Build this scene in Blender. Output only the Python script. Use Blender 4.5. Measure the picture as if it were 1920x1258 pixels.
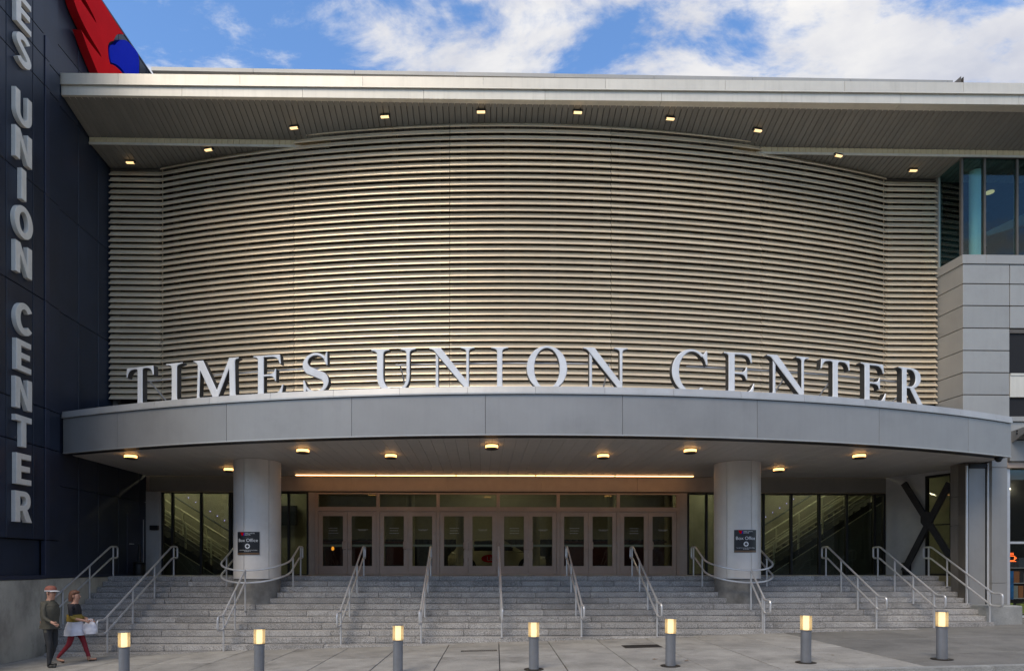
import bpy, math, random
from mathutils import Vector, Matrix
random.seed(7)
PI = math.pi
for o in list(bpy.data.objects): bpy.data.objects.remove(o)
sc = bpy.context.scene
COL = sc.collection

# ------------------------------------------------------------------ camera
TH = 0.022                       # the camera stands a touch skew to the facade
EYE = Vector((0, 0, 2.04))
cam = bpy.data.cameras.new('camera'); cam_o = bpy.data.objects.new('camera', cam); COL.objects.link(cam_o)
cam_o.location = EYE; cam_o.rotation_euler = (PI/2, 0, -TH)
cam.sensor_width = 36; cam.lens = 22.5; cam.shift_x = 0.015625; cam.shift_y = 0.2245
cam.clip_end = 3000; cam.clip_start = 0.05
sc.camera = cam_o

# ------------------------------------------------------------------ sky, sun, exposure
SUN_EL, SUN_AZ = math.radians(50), math.radians(-152)     # behind the camera, veiled by cloud: no hard shadows
w = bpy.data.worlds.new('World'); sc.world = w; w.use_nodes = True
N = w.node_tree.nodes; LK = w.node_tree.links; N.clear()
def wn(t, **k):
    n = N.new(t)
    for a, b in k.items(): setattr(n, a, b)
    return n
def wmath(op, a, b=None):
    n = wn('ShaderNodeMath', operation=op)
    for i, v in enumerate((a, b)):
        if v is None: continue
        if isinstance(v, (int, float)): n.inputs[i].default_value = v
        else: LK.new(v, n.inputs[i])
    return n.outputs[0]
sky = wn('ShaderNodeTexSky', sky_type='NISHITA', sun_disc=False)
sky.sun_elevation = SUN_EL; sky.sun_rotation = SUN_AZ; sky.air_density = 1.0; sky.dust_density = 0.25; sky.ozone_density = 4.0
tc = wn('ShaderNodeTexCoord')
sep = wn('ShaderNodeSeparateXYZ'); LK.new(tc.outputs['Generated'], sep.inputs[0])
zz = wmath('ADD', wmath('MAXIMUM', sep.outputs[2], 0.0), 0.12)
cmb = wn('ShaderNodeCombineXYZ')
LK.new(wmath('DIVIDE', sep.outputs[0], zz), cmb.inputs[0]); LK.new(wmath('DIVIDE', sep.outputs[1], zz), cmb.inputs[1])
def cloud_map(loc, rot, scl):
    m = wn('ShaderNodeMapping'); LK.new(cmb.outputs[0], m.inputs[0])
    m.inputs['Location'].default_value = loc; m.inputs['Rotation'].default_value = (0, 0, rot); m.inputs['Scale'].default_value = scl
    return m.outputs[0]
def cloud_noise(vec, scale, det, rough, dist):
    n = wn('ShaderNodeTexNoise'); LK.new(vec, n.inputs['Vector'])
    n.inputs['Scale'].default_value = scale; n.inputs['Detail'].default_value = det; n.inputs['Roughness'].default_value = rough; n.inputs['Distortion'].default_value = dist
    return n.outputs['Fac']
CLOC = (17.8, 0.2, 0.0)
cv = cloud_map(CLOC, 0.0, (0.85, 1.25, 1))
big = cloud_noise(cv, 0.75, 2, 0.5, 0.0)            # where the banks lie
mid = cloud_noise(cv, 3.1, 10, 0.6, 0.35)          # billows and torn edges
fine = cloud_noise(cloud_map((1.2, 7.7, 3.1), 0.25, (0.9, 1.3, 1)), 6.5, 8, 0.65, 0.4)   # wisps
dens = wmath('ADD', wmath('ADD', wmath('MULTIPLY', big, 0.42), wmath('MULTIPLY', mid, 1.12)), wmath('MULTIPLY', fine, 0.42))
r1 = wn('ShaderNodeValToRGB'); LK.new(wmath('SUBTRACT', dens, 0.45), r1.inputs[0])
r1.color_ramp.interpolation = 'EASE'
r1.color_ramp.elements[0].position = 0.44; r1.color_ramp.elements[1].position = 0.63
r2 = wn('ShaderNodeValToRGB'); LK.new(cloud_noise(cloud_map((CLOC[0]+0.03, CLOC[1]+0.12, 0), 0.0, (0.85, 1.25, 1)), 2.4, 7, 0.55, 0.5), r2.inputs[0])
r2.color_ramp.elements[0].position = 0.38; r2.color_ramp.elements[0].color = (1.95, 2.05, 2.4, 1)
r2.color_ramp.elements[1].position = 0.6; r2.color_ramp.elements[1].color = (3.2, 3.15, 3.1, 1)
mix = wn('ShaderNodeMixRGB'); LK.new(r1.outputs[0], mix.inputs[0])
tint = wn('ShaderNodeMixRGB', blend_type='MULTIPLY'); tint.inputs[0].default_value = 1
LK.new(sky.outputs[0], tint.inputs[1]); tint.inputs[2].default_value = (0.70, 0.82, 0.90, 1)
LK.new(tint.outputs[0], mix.inputs[1]); LK.new(r2.outputs[0], mix.inputs[2])
bg = wn('ShaderNodeBackground'); bg.inputs['Strength'].default_value = 0.15; LK.new(mix.outputs[0], bg.inputs[0])
out = wn('ShaderNodeOutputWorld'); LK.new(bg.outputs[0], out.inputs[0])

sun = bpy.data.lights.new('sun', 'SUN'); sun.energy = 1.2; sun.angle = math.radians(28); sun.color = (1, 0.88, 0.71)
sun_o = bpy.data.objects.new('sun', sun); COL.objects.link(sun_o)
sd = Vector((math.sin(SUN_AZ)*math.cos(SUN_EL), math.cos(SUN_AZ)*math.cos(SUN_EL), math.sin(SUN_EL)))
sun_o.rotation_euler = sd.to_track_quat('Z', 'Y').to_euler(); sun_o.location = sd*100
vs = sc.view_settings; vs.view_transform = 'Standard'; vs.look = 'None'; vs.gamma = 1.0; vs.use_curve_mapping = False
vs.exposure = 1.0
sc.render.engine = 'CYCLES'

# ------------------------------------------------------------------ helpers: points, objects, meshes
def ray(px, py):
    a = (px-930)/1200; b = (1060-py)/1200; c, s = math.cos(TH), math.sin(TH)
    return Vector((a*c+s, c-a*s, b))
def at_y(px, py, y): r = ray(px, py); return EYE+r*(y/r.y)
def at_x(px, py, x): r = ray(px, py); return EYE+r*(x/r.x)
def at_z(px, py, z): r = ray(px, py); return EYE+r*((z-EYE.z)/r.z)
def ground(x): return 0.025*x

def tag(o, label=None, cat=None, group=None, kind=None):
    if label: o['label'] = label
    if cat: o['category'] = cat
    if group: o['group'] = group
    if kind: o['kind'] = kind
    return o
def empty(name, loc=(0, 0, 0), rz=0, parent=None):
    o = bpy.data.objects.new(name, None); COL.objects.link(o); o.location = loc; o.rotation_euler = (0, 0, rz)
    o.empty_display_size = 0.2
    if parent: o.parent = parent
    return o
def link(name, me, mat=None, parent=None, loc=None):
    o = bpy.data.objects.new(name, me); COL.objects.link(o)
    if mat is not None and len(me.materials) == 0: me.materials.append(mat)
    if parent: o.parent = parent
    if loc is not None: o.location = loc
    return o
def copy_tree(o, parent=None, kids=None):
    c = o.copy(); COL.objects.link(c); c.parent = parent
    for ch in CH(o): copy_tree(ch, c)
    return c
def CH(o): return [q for q in bpy.data.objects if q.parent is o]

class MB:
    def __init__(s): s.v = []; s.f = []; s.m = []; s.mi = 0
    def add(s, vs, fs):
        b = len(s.v); s.v += [tuple(q) for q in vs]
        for f in fs: s.f.append(tuple(b+i for i in f)); s.m.append(s.mi)
        return s
    def box(s, x0, x1, y0, y1, z0, z1):
        return s.add([(x0,y0,z0),(x1,y0,z0),(x1,y1,z0),(x0,y1,z0),(x0,y0,z1),(x1,y0,z1),(x1,y1,z1),(x0,y1,z1)],
                     [(3,2,1,0),(4,5,6,7),(0,1,5,4),(1,2,6,5),(2,3,7,6),(3,0,4,7)])
    def cbox(s, x0, x1, y0, y1, z0, z1, b=0.01):
        """box with a chamfer on every edge"""
        xs, ys, zs = (x0, x1), (y0, y1), (z0, z1); vs = []
        for i in (0, 1):
            for j in (0, 1):
                for k in (0, 1):
                    dx, dy, dz = (b if i == 0 else -b), (b if j == 0 else -b), (b if k == 0 else -b)
                    X, Y, Z = xs[i], ys[j], zs[k]
                    vs += [(X, Y+dy, Z+dz), (X+dx, Y, Z+dz), (X+dx, Y+dy, Z)]
        def I(i, j, k, a): return (i*4+j*2+k)*3+a
        fs = [(I(0,0,0,0),I(0,0,1,0),I(0,1,1,0),I(0,1,0,0)), (I(1,0,0,0),I(1,1,0,0),I(1,1,1,0),I(1,0,1,0)),
              (I(0,0,0,1),I(1,0,0,1),I(1,0,1,1),I(0,0,1,1)), (I(0,1,0,1),I(0,1,1,1),I(1,1,1,1),I(1,1,0,1)),
              (I(0,0,0,2),I(0,1,0,2),I(1,1,0,2),I(1,0,0,2)), (I(0,0,1,2),I(1,0,1,2),I(1,1,1,2),I(0,1,1,2))]
        for j in (0, 1):
            for k in (0, 1):
                q = (I(0,j,k,1),I(1,j,k,1),I(1,j,k,2),I(0,j,k,2)); fs.append(q if j == k else q[::-1])
        for i in (0, 1):
            for k in (0, 1):
                q = (I(i,0,k,0),I(i,1,k,0),I(i,1,k,2),I(i,0,k,2)); fs.append(q[::-1] if i == k else q)
        for i in (0, 1):
            for j in (0, 1):
                q = (I(i,j,0,0),I(i,j,1,0),I(i,j,1,1),I(i,j,0,1)); fs.append(q if i == j else q[::-1])
        for i in (0, 1):
            for j in (0, 1):
                for k in (0, 1):
                    q = (I(i,j,k,0),I(i,j,k,1),I(i,j,k,2)); fs.append(q if (i+j+k) % 2 else q[::-1])
        return s.add(vs, fs)
    def quad(s, a, b, c, d): return s.add([a, b, c, d], [(0, 1, 2, 3)])
    def hull8(s, low, high):
        """low / high: 4 points each, same winding seen from above"""
        return s.add(list(low)+list(high), [(3,2,1,0),(4,5,6,7),(0,1,5,4),(1,2,6,5),(2,3,7,6),(3,0,4,7)])
    def sweep(s, profs, closed_prof=True, caps=True):
        """profs: list of rings (lists of 3D points, equal counts)"""
        n = len(profs[0]); vs = [p for r in profs for p in r]; fs = []
        for i in range(len(profs)-1):
            for j in range(n if closed_prof else n-1):
                k = (j+1) % n; fs.append((i*n+j, i*n+k, (i+1)*n+k, (i+1)*n+j))
        if caps and closed_prof:
            fs.append(tuple(range(n-1, -1, -1))); b = (len(profs)-1)*n; fs.append(tuple(b+i for i in range(n)))
        return s.add(vs, fs)
    def tube(s, pts, r, n=8, closed=False, caps=True):
        pts = [Vector(p) for p in pts]; L = len(pts); rings = []; up = None
        for i, p in enumerate(pts):
            if closed: d = pts[(i+1) % L]-pts[i-1]
            else: d = pts[min(i+1, L-1)]-pts[max(i-1, 0)]
            d.normalize()
            if up is None:
                up = Vector((0, 0, 1)) if abs(d.z) < 0.9 else Vector((1, 0, 0))
            a = d.cross(up)
            if a.length < 1e-5: a = d.cross(Vector((0, 1, 0)))
            a.normalize(); b = a.cross(d).normalized(); up = b
            rr = r[i] if isinstance(r, (list, tuple)) else r
            rings.append([p+(a*math.cos(2*PI*k/n)+b*math.sin(2*PI*k/n))*rr for k in range(n)])
        if closed: rings.append(rings[0]); return s.sweep(rings, caps=False)
        return s.sweep(rings, caps=caps)
    def lathe(s, prof, c=(0, 0, 0), n=20, a0=0, a1=2*PI):
        c = Vector(c); full = abs(a1-a0-2*PI) < 1e-6; rings = []
        for r, z in prof:
            rings.append([c+Vector((r*math.cos(a0+(a1-a0)*k/n), r*math.sin(a0+(a1-a0)*k/n), z)) for k in range(n if full else n+1)])
        return s.sweep(rings, closed_prof=full, caps=full)
    def mesh(s, name='m', mats=(), smooth=False):
        me = bpy.data.meshes.new(name); me.from_pydata(s.v, [], s.f); me.update()
        for m in mats: me.materials.append(m)
        if len(mats) > 1: me.polygons.foreach_set('material_index', s.m)
        if smooth:
            me.polygons.foreach_set('use_smooth', [True]*len(me.polygons))
            me.set_sharp_from_angle(angle=math.radians(40))
        return me
    def build(s, name, mats, parent=None, smooth=False, loc=None):
        if not isinstance(mats, (list, tuple)): mats = [mats]
        return link(name, s.mesh(name, mats, smooth), None, parent, loc)

def fillet(pts, r, n=4, closed=False):
    P = [Vector(p) for p in pts]; L = len(P); o = []
    for i in range(L):
        if not closed and i in (0, L-1): o.append(P[i]); continue
        a = P[i-1]-P[i]; b = P[(i+1) % L]-P[i]; q = min(r, a.length*0.45, b.length*0.45)
        A = P[i]+a.normalized()*q; B = P[i]+b.normalized()*q
        for k in range(n+1):
            t = k/n; o.append(A*(1-t)**2+P[i]*2*t*(1-t)+B*t*t)
    return o
def bez(p0, p1, p2, p3, n=8):
    r = []
    for i in range(1, n+1):
        t = i/n; u = 1-t
        r.append((u**3*p0[0]+3*u*u*t*p1[0]+3*u*t*t*p2[0]+t**3*p3[0], u**3*p0[1]+3*u*u*t*p1[1]+3*u*t*t*p2[1]+t**3*p3[1]))
    return r

def curve_mesh(cu):
    o = bpy.data.objects.new('tmp', cu); COL.objects.link(o)
    dg = bpy.context.evaluated_depsgraph_get(); dg.update()
    me = bpy.data.meshes.new_from_object(o.evaluated_get(dg)); bpy.data.objects.remove(o); bpy.data.curves.remove(cu)
    return me
def loops_mesh(loops, depth, bev=0.0):
    """flat loops (outer and holes) in XY extruded to +-depth/2 along Z"""
    cu = bpy.data.curves.new('tmp', 'CURVE'); cu.dimensions = '2D'; cu.fill_mode = 'BOTH'; cu.extrude = depth/2
    cu.bevel_depth = bev; cu.bevel_resolution = 0
    if bev: cu.offset = -bev
    for lp in loops:
        sp = cu.splines.new('POLY'); sp.points.add(len(lp)-1); sp.use_cyclic_u = True
        for p, q in zip(sp.points, lp): p.co = (q[0], q[1], 0, 1)
    return curve_mesh(cu)
def text_mesh(body, size, depth=0.0, align='CENTER'):
    cu = bpy.data.curves.new('tmp', 'FONT'); cu.body = body; cu.size = size; cu.extrude = depth; cu.align_x = align
    return curve_mesh(cu)
def remap(me, fn):
    for v in me.vertices: v.co = fn(v.co)
    me.update(); return me
def join_meshes(list_me, name, mats, by_normal=None):
    vs, fs, mi = [], [], []
    for me in list_me:
        b = len(vs); vs += [tuple(v.co) for v in me.vertices]
        for p in me.polygons:
            fs.append(tuple(b+i for i in p.vertices)); mi.append(by_normal(p.normal) if by_normal else p.material_index)
    m = bpy.data.meshes.new(name); m.from_pydata(vs, [], fs); m.update()
    for q in mats: m.materials.append(q)
    m.polygons.foreach_set('material_index', mi)
    return m

# ------------------------------------------------------------------ materials
MAT = {}
def mat(name, col, rough=0.5, metal=0.0, var=0.0, scale=4.0, bump=0.0, bscale=None, rnd=0.0, emit=None, estr=0.0, stretch=None, speck=0.0, spec=0.5, dirt=0.0, streak=0.0, spots=0.0):
    m = bpy.data.materials.new(name); m.use_nodes = True; nt = m.node_tree; b = nt.nodes['Principled BSDF']
    b.inputs['Base Color'].default_value = (*col, 1); b.inputs['Roughness'].default_value = rough; b.inputs['Metallic'].default_value = metal
    b.inputs['Specular IOR Level'].default_value = spec
    L = nt.links; last = None
    def geo():
        g = nt.nodes.new('ShaderNodeNewGeometry'); mpn = nt.nodes.new('ShaderNodeMapping'); L.new(g.outputs['Position'], mpn.inputs[0])
        if stretch: mpn.inputs['Scale'].default_value = stretch
        if not rnd: return mpn.outputs[0]
        oi = nt.nodes.new('ShaderNodeObjectInfo'); sc_ = nt.nodes.new('ShaderNodeVectorMath'); sc_.operation = 'SCALE'; sc_.inputs[0].default_value = (53, 31, 17); L.new(oi.outputs['Random'], sc_.inputs['Scale'])
        ad = nt.nodes.new('ShaderNodeVectorMath'); L.new(mpn.outputs[0], ad.inputs[0]); L.new(sc_.outputs[0], ad.inputs[1]); return ad.outputs[0]
    vec = geo() if (var or bump or speck or dirt or streak or spots) else None
    def mult(src, fac):
        nonlocal last
        mx = nt.nodes.new('ShaderNodeMixRGB'); mx.blend_type = 'MULTIPLY'; mx.inputs[0].default_value = 1
        if last is None: mx.inputs[1].default_value = (*col, 1)
        else: L.new(last, mx.inputs[1])
        mr = nt.nodes.new('ShaderNodeMapRange'); L.new(src, mr.inputs[0])
        mr.inputs[1].default_value = fac[0]; mr.inputs[2].default_value = fac[1]; mr.inputs[3].default_value = fac[2]; mr.inputs[4].default_value = fac[3]
        L.new(mr.outputs[0], mx.inputs[2]); last = mx.outputs[0]
    if var:
        n = nt.nodes.new('ShaderNodeTexNoise'); n.inputs['Scale'].default_value = scale; n.inputs['Detail'].default_value = 7; n.inputs['Roughness'].default_value = 0.6
        L.new(vec, n.inputs['Vector']); mult(n.outputs['Fac'], (0.3, 0.7, 1-var, 1+var))
    if dirt:
        n = nt.nodes.new('ShaderNodeTexNoise'); n.inputs['Scale'].default_value = 0.9; n.inputs['Detail'].default_value = 8; n.inputs['Roughness'].default_value = 0.72
        L.new(vec, n.inputs['Vector']); mult(n.outputs['Fac'], (0.5, 0.68, 1, 1-dirt))
    if streak:                  # rain streaks running down
        mp2 = nt.nodes.new('ShaderNodeMapping'); mp2.inputs['Scale'].default_value = (5, 5, 0.22); L.new(vec, mp2.inputs[0])
        n = nt.nodes.new('ShaderNodeTexNoise'); n.inputs['Scale'].default_value = 1.6; n.inputs['Detail'].default_value = 6; n.inputs['Roughness'].default_value = 0.65
        L.new(mp2.outputs[0], n.inputs['Vector']); mult(n.outputs['Fac'], (0.48, 0.72, 1, 1-streak))
    if spots:                   # trodden gum and drips
        for sc2, rad, dk in ((1.7, 0.045, spots), (3.1, 0.05, spots*0.7)):
            n = nt.nodes.new('ShaderNodeTexVoronoi'); n.inputs['Scale'].default_value = sc2; L.new(vec, n.inputs['Vector']); mult(n.outputs['Distance'], (rad*0.7, rad, 1-dk, 1))
    if speck:
        n = nt.nodes.new('ShaderNodeTexNoise'); n.inputs['Scale'].default_value = 55; n.inputs['Detail'].default_value = 3
        L.new(vec, n.inputs['Vector']); mult(n.outputs['Fac'], (0.35, 0.65, 1-speck, 1+speck))
    if rnd:
        oi = nt.nodes.new('ShaderNodeObjectInfo'); mult(oi.outputs['Random'], (0, 1, 1-rnd, 1+rnd))
    if last: L.new(last, b.inputs['Base Color'])
    if bump:
        n = nt.nodes.new('ShaderNodeTexNoise'); n.inputs['Scale'].default_value = bscale or scale*6; n.inputs['Detail'].default_value = 6
        L.new(vec, n.inputs['Vector']); bp = nt.nodes.new('ShaderNodeBump'); bp.inputs['Strength'].default_value = bump; bp.inputs['Distance'].default_value = 0.02
        L.new(n.outputs['Fac'], bp.inputs['Height']); L.new(bp.outputs[0], b.inputs['Normal'])
    if emit:
        b.inputs['Emission Color'].default_value = (*emit, 1); b.inputs['Emission Strength'].default_value = estr
    MAT[name] = m; return m
def glass(name, tintc, refl=1.5, base=0.04):
    """thin pane: clear tinted body under a mirror coat that grows towards grazing view"""
    m = bpy.data.materials.new(name); m.use_nodes = True; nt = m.node_tree; nt.nodes.clear(); L = nt.links
    o = nt.nodes.new('ShaderNodeOutputMaterial'); mx = nt.nodes.new('ShaderNodeMixShader'); t = nt.nodes.new('ShaderNodeBsdfTransparent')
    g = nt.nodes.new('ShaderNodeBsdfGlossy'); g.inputs['Roughness'].default_value = 0.0; t.inputs[0].default_value = (*tintc, 1)
    fr = nt.nodes.new('ShaderNodeFresnel'); ge = nt.nodes.new('ShaderNodeNewGeometry'); mr = nt.nodes.new('ShaderNodeMapRange')
    mr.inputs[3].default_value = refl; mr.inputs[4].default_value = 1/refl; L.new(ge.outputs['Backfacing'], mr.inputs[0]); L.new(mr.outputs[0], fr.inputs['IOR'])   # same coat on both faces
    L.new(fr.outputs[0], mx.inputs[0]); L.new(t.outputs[0], mx.inputs[1]); L.new(g.outputs[0], mx.inputs[2]); L.new(mx.outputs[0], o.inputs[0])
    MAT[name] = m; return m

mat('navy', (0.015, 0.022, 0.040), 0.42, 0.0, var=0.25, scale=0.8, bump=0.02, bscale=30, rnd=0.10, dirt=0.15, streak=0.15)
mat('joint', (0.006, 0.006, 0.008), 0.8)
mat('navy_trim', (0.03, 0.036, 0.062), 0.4, 0.2, var=0.1)
mat('roof_metal', (0.66, 0.60, 0.50), 0.42, 0.3, var=0.06, scale=1.2, rnd=0.03, dirt=0.06, streak=0.08)
mat('roof_metal_low', (0.64, 0.59, 0.50), 0.45, 0.2, var=0.06, scale=1.2, rnd=0.03, dirt=0.08, streak=0.10)
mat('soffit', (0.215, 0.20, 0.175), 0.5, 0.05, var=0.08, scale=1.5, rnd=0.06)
mat('ledge', (0.60, 0.47, 0.28), 0.5, 0.05, var=0.08)
mat('slat', (0.84, 0.70, 0.51), 0.32, 0.4, var=0.06, scale=1.5, rnd=0.08, dirt=0.08)
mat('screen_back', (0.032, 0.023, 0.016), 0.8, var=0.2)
mat('screen_post', (0.11, 0.095, 0.08), 0.6, 0.2, var=0.1)
mat('canopy', (0.285, 0.275, 0.262), 0.42, 0.25, var=0.06, scale=1.0, rnd=0.03, dirt=0.08, bump=0.03, bscale=2.5, streak=0.045)
mat('coping', (0.46, 0.445, 0.42), 0.42, 0.4, var=0.08, scale=1.4, rnd=0.05, dirt=0.14)
mat('canopy_soffit', (0.46, 0.43, 0.40), 0.5, 0.05, var=0.05, rnd=0.04)
mat('letter_face', (0.74, 0.725, 0.71), 0.42, 0.15, var=0.05, dirt=0.12, streak=0.10)
mat('letter_side_shade', (0.05, 0.048, 0.046), 0.45, 0.2, var=0.1)  # shading of the letters' side faces, painted in as near-black
mat('pylon_letter', (0.74, 0.70, 0.63), 0.42, 0.1, var=0.06, dirt=0.12, streak=0.10)
mat('wing_panel', (0.34, 0.325, 0.30), 0.45, 0.25, var=0.05, scale=1, rnd=0.05, dirt=0.08, streak=0.05)
mat('column_panel', (0.66, 0.62, 0.58), 0.42, 0.1, var=0.05, scale=1.5, dirt=0.08, streak=0.04)
mat('column_base', (0.20, 0.19, 0.175), 0.85, var=0.35, scale=3, bump=0.25, bscale=25, dirt=0.3)
mat('concrete_wall', (0.40, 0.37, 0.31), 0.85, var=0.25, scale=1.4, bump=0.3, bscale=18, dirt=0.4, stretch=(1, 1, 0.6), spots=0.25)
mat('granite', (0.30, 0.285, 0.27), 0.75, var=0.18, scale=3.0, bump=0.4, bscale=60, rnd=0.17, speck=0.55, dirt=0.22)
mat('slab', (0.285, 0.27, 0.245), 0.82, var=0.22, scale=1.3, bump=0.2, bscale=40, rnd=0.08, speck=0.14, dirt=0.35, spots=0.4)
mat('slab_dark', (0.175, 0.167, 0.153), 0.82, var=0.2, scale=1.3, bump=0.2, bscale=40, rnd=0.06, speck=0.15, dirt=0.3, spots=0.35)
mat('ground', (0.12, 0.118, 0.11), 0.9, var=0.2, scale=0.7, bump=0.2)
mat('asphalt', (0.05, 0.05, 0.052), 0.85, var=0.2, scale=1, bump=0.3, bscale=70)
mat('kerb', (0.26, 0.26, 0.25), 0.8, var=0.15, speck=0.2, bump=0.2)
mat('bronze', (0.40, 0.30, 0.235), 0.45, 0.2, var=0.07, scale=2, dirt=0.10)
mat('header', (0.38, 0.31, 0.255), 0.5, 0.1, var=0.06)
mat('plaster', (0.42, 0.41, 0.40), 0.75, var=0.06, dirt=0.1)
mat('rail', (0.55, 0.545, 0.55), 0.36, 0.45, var=0.08)
mat('black_metal', (0.012, 0.012, 0.013), 0.5, 0.3, var=0.15)
mat('black_steel', (0.022, 0.021, 0.022), 0.6, 0.1, var=0.3, scale=6, bump=0.1)
mat('bollard', (0.20, 0.205, 0.22), 0.5, 0.3, var=0.08, scale=5, dirt=0.15)
mat('bollard_glow', (0.9, 0.8, 0.6), 0.4, emit=(1.0, 0.66, 0.30), estr=0.5)
mat('bollard_core', (0.9, 0.8, 0.6), 0.4, emit=(1.0, 0.83, 0.56), estr=0.85)
mat('lamp_glow', (0.9, 0.7, 0.4), 0.4, emit=(1.0, 0.50, 0.15), estr=2.1)
mat('strip_glow', (0.9, 0.7, 0.4), 0.4, emit=(1.0, 0.50, 0.19), estr=3.0)
mat('wash_glow', (0.9, 0.8, 0.6), 0.4, emit=(1.0, 0.64, 0.27), estr=0.75)
mat('lamp_metal', (0.16, 0.14, 0.12), 0.4, 0.5)
mat('red_paint', (0.62, 0.0015, 0.006), 0.55, var=0.08, scale=1.5, spec=0.04)
mat('red_side_shade', (0.34, 0.004, 0.008), 0.5, var=0.08, spec=0.15)  # emblem edges: the red darkened to paint in their shadow
mat('blue_paint', (0.001, 0.016, 0.48), 0.55, var=0.05, spec=0.04)
mat('white_paint', (0.75, 0.75, 0.75), 0.5)
mat('sign_black', (0.018, 0.018, 0.02), 0.35)
mat('sign_bronze', (0.16, 0.09, 0.045), 0.35)
mat('pier_concrete', (0.17, 0.15, 0.13), 0.85, var=0.22, scale=3, bump=0.25, bscale=20, stretch=(1, 1, 0.25), dirt=0.2)
glass('door_glass', (0.72, 0.74, 0.66), 1.45)
glass('side_glass', (0.66, 0.70, 0.64), 1.45)
glass('box_glass', (0.70, 0.86, 0.86), 1.42)
glass('store_glass', (0.8, 0.82, 0.8), 1.45)
mat('lobby_wall', (0.33, 0.31, 0.23), 0.8, var=0.1)
mat('lobby_dark', (0.035, 0.035, 0.045), 0.7, var=0.2)
mat('lobby_red', (0.07, 0.012, 0.014), 0.6, var=0.2)
mat('lobby_floor', (0.12, 0.11, 0.10), 0.35, var=0.1)
mat('lobby_rail', (0.75, 0.72, 0.55), 0.35, 0.2)
mat('lobby_step', (0.03, 0.03, 0.03), 0.7)
mat('lobby_grey', (0.12, 0.13, 0.125), 0.6, var=0.1)
mat('lobby_lamp', (0.9, 0.9, 0.7), 0.4, emit=(1.0, 0.88, 0.62), estr=12.0)
mat('stair_lamp', (0.9, 0.9, 0.7), 0.4, emit=(1.0, 0.90, 0.62), estr=26.0)
mat('led_blue', (0.2, 0.2, 0.9), 0.4, emit=(0.35, 0.3, 1.0), estr=6.0)
mat('panic', (0.55, 0.55, 0.56), 0.3, 0.6)
mat('print', (0.45, 0.45, 0.45), 0.6)
mat('leaf', (0.16, 0.085, 0.035), 0.8, var=0.3, scale=40)
mat('iron', (0.045, 0.038, 0.032), 0.7, 0.5, var=0.3, scale=20)

def lens_shell(name, tcol, dcol, f):
    m = bpy.data.materials.new(name); m.use_nodes = True; nt = m.node_tree; nt.nodes.clear(); L = nt.links
    o = nt.nodes.new('ShaderNodeOutputMaterial'); mx = nt.nodes.new('ShaderNodeMixShader'); t = nt.nodes.new('ShaderNodeBsdfTransparent'); d = nt.nodes.new('ShaderNodeBsdfTranslucent')
    t.inputs[0].default_value = (*tcol, 1); d.inputs[0].default_value = (*dcol, 1); mx.inputs[0].default_value = f
    L.new(t.outputs[0], mx.inputs[1]); L.new(d.outputs[0], mx.inputs[2]); L.new(mx.outputs[0], o.inputs[0]); MAT[name] = m
lens_shell('bollard_shell', (1.0, 0.93, 0.78), (1.0, 0.80, 0.50), 0.5)
M = MAT
# ------------------------------------------------------------------ ground, road, pavement
g = MB()
g.quad((-400, -400, ground(-400)-0.16), (400, -400, ground(400)-0.16), (400, 600, ground(400)-0.16), (-400, 600, ground(-400)-0.16))
tag(g.build('ground', M['ground']), kind='structure')
cT, sT = math.cos(TH), math.sin(TH)
def sw(u, v, h=0.0):            # pavement frame, square to the street
    x = u*cT+v*sT; y = v*cT-u*sT
    return (x, y, ground(x)+h)
r = MB(); r.quad(sw(-80, -9, -0.135), sw(80, -9, -0.135), sw(80, 11.7, -0.135), sw(-80, 11.7, -0.135))
tag(r.build('road', M['asphalt']), kind='structure')
k = MB()
for i in range(40):
    u0 = -60+i*3.0
    k.hull8([sw(u0, 11.5, -0.3), sw(u0+2.99, 11.5, -0.3), sw(u0+2.99, 11.72, -0.3), sw(u0, 11.72, -0.3)],
            [sw(u0, 11.52, 0.0), sw(u0+2.99, 11.52, 0.0), sw(u0+2.99, 11.72, 0.0), sw(u0, 11.72, 0.0)])
tag(k.build('kerb', M['kerb']), kind='structure')
base = MB(); base.quad(sw(-60, 11.72, -0.03), sw(60, 11.72, -0.03), sw(60, 24, -0.03), sw(-60, 24, -0.03))
pav = tag(base.build('pavement', M['joint']), kind='structure')
def slab(u0, u1, v0, v1, m, h=0.0):
    b = MB(); e = 0.009; c = 0.008
    lo = [sw(u0+e, v0+e, -0.08), sw(u1-e, v0+e, -0.08), sw(u1-e, v1-e, -0.08), sw(u0+e, v1-e, -0.08)]
    mi = [sw(u0+e, v0+e, h-c), sw(u1-e, v0+e, h-c), sw(u1-e, v1-e, h-c), sw(u0+e, v1-e, h-c)]
    to = [sw(u0+e+c, v0+e+c, h), sw(u1-e-c, v0+e+c, h), sw(u1-e-c, v1-e-c, h), sw(u0+e+c, v1-e-c, h)]
    b.sweep([lo, mi, to]); return b.build('slab', m, pav)
U0 = 0.075
for i in range(-14, 6):
    for (v0, v1) in ((11.73, 14.55), (14.55, 18.4)):
        slab(U0+1.3*i, U0+1.3*(i+1), v0, v1, M['slab'], random.uniform(-0.003, 0.003))
for i, (u0, u1) in enumerate(((7.875, 10.6), (10.6, 13.4), (13.4, 16.4), (16.4, 19.6), (19.6, 23))):
    for (v0, v1) in ((11.73, 13.2), (13.2, 15.7), (15.7, 21.5)):
        slab(u0, u1, v0, v1, M['slab_dark'], -0.002)
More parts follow.
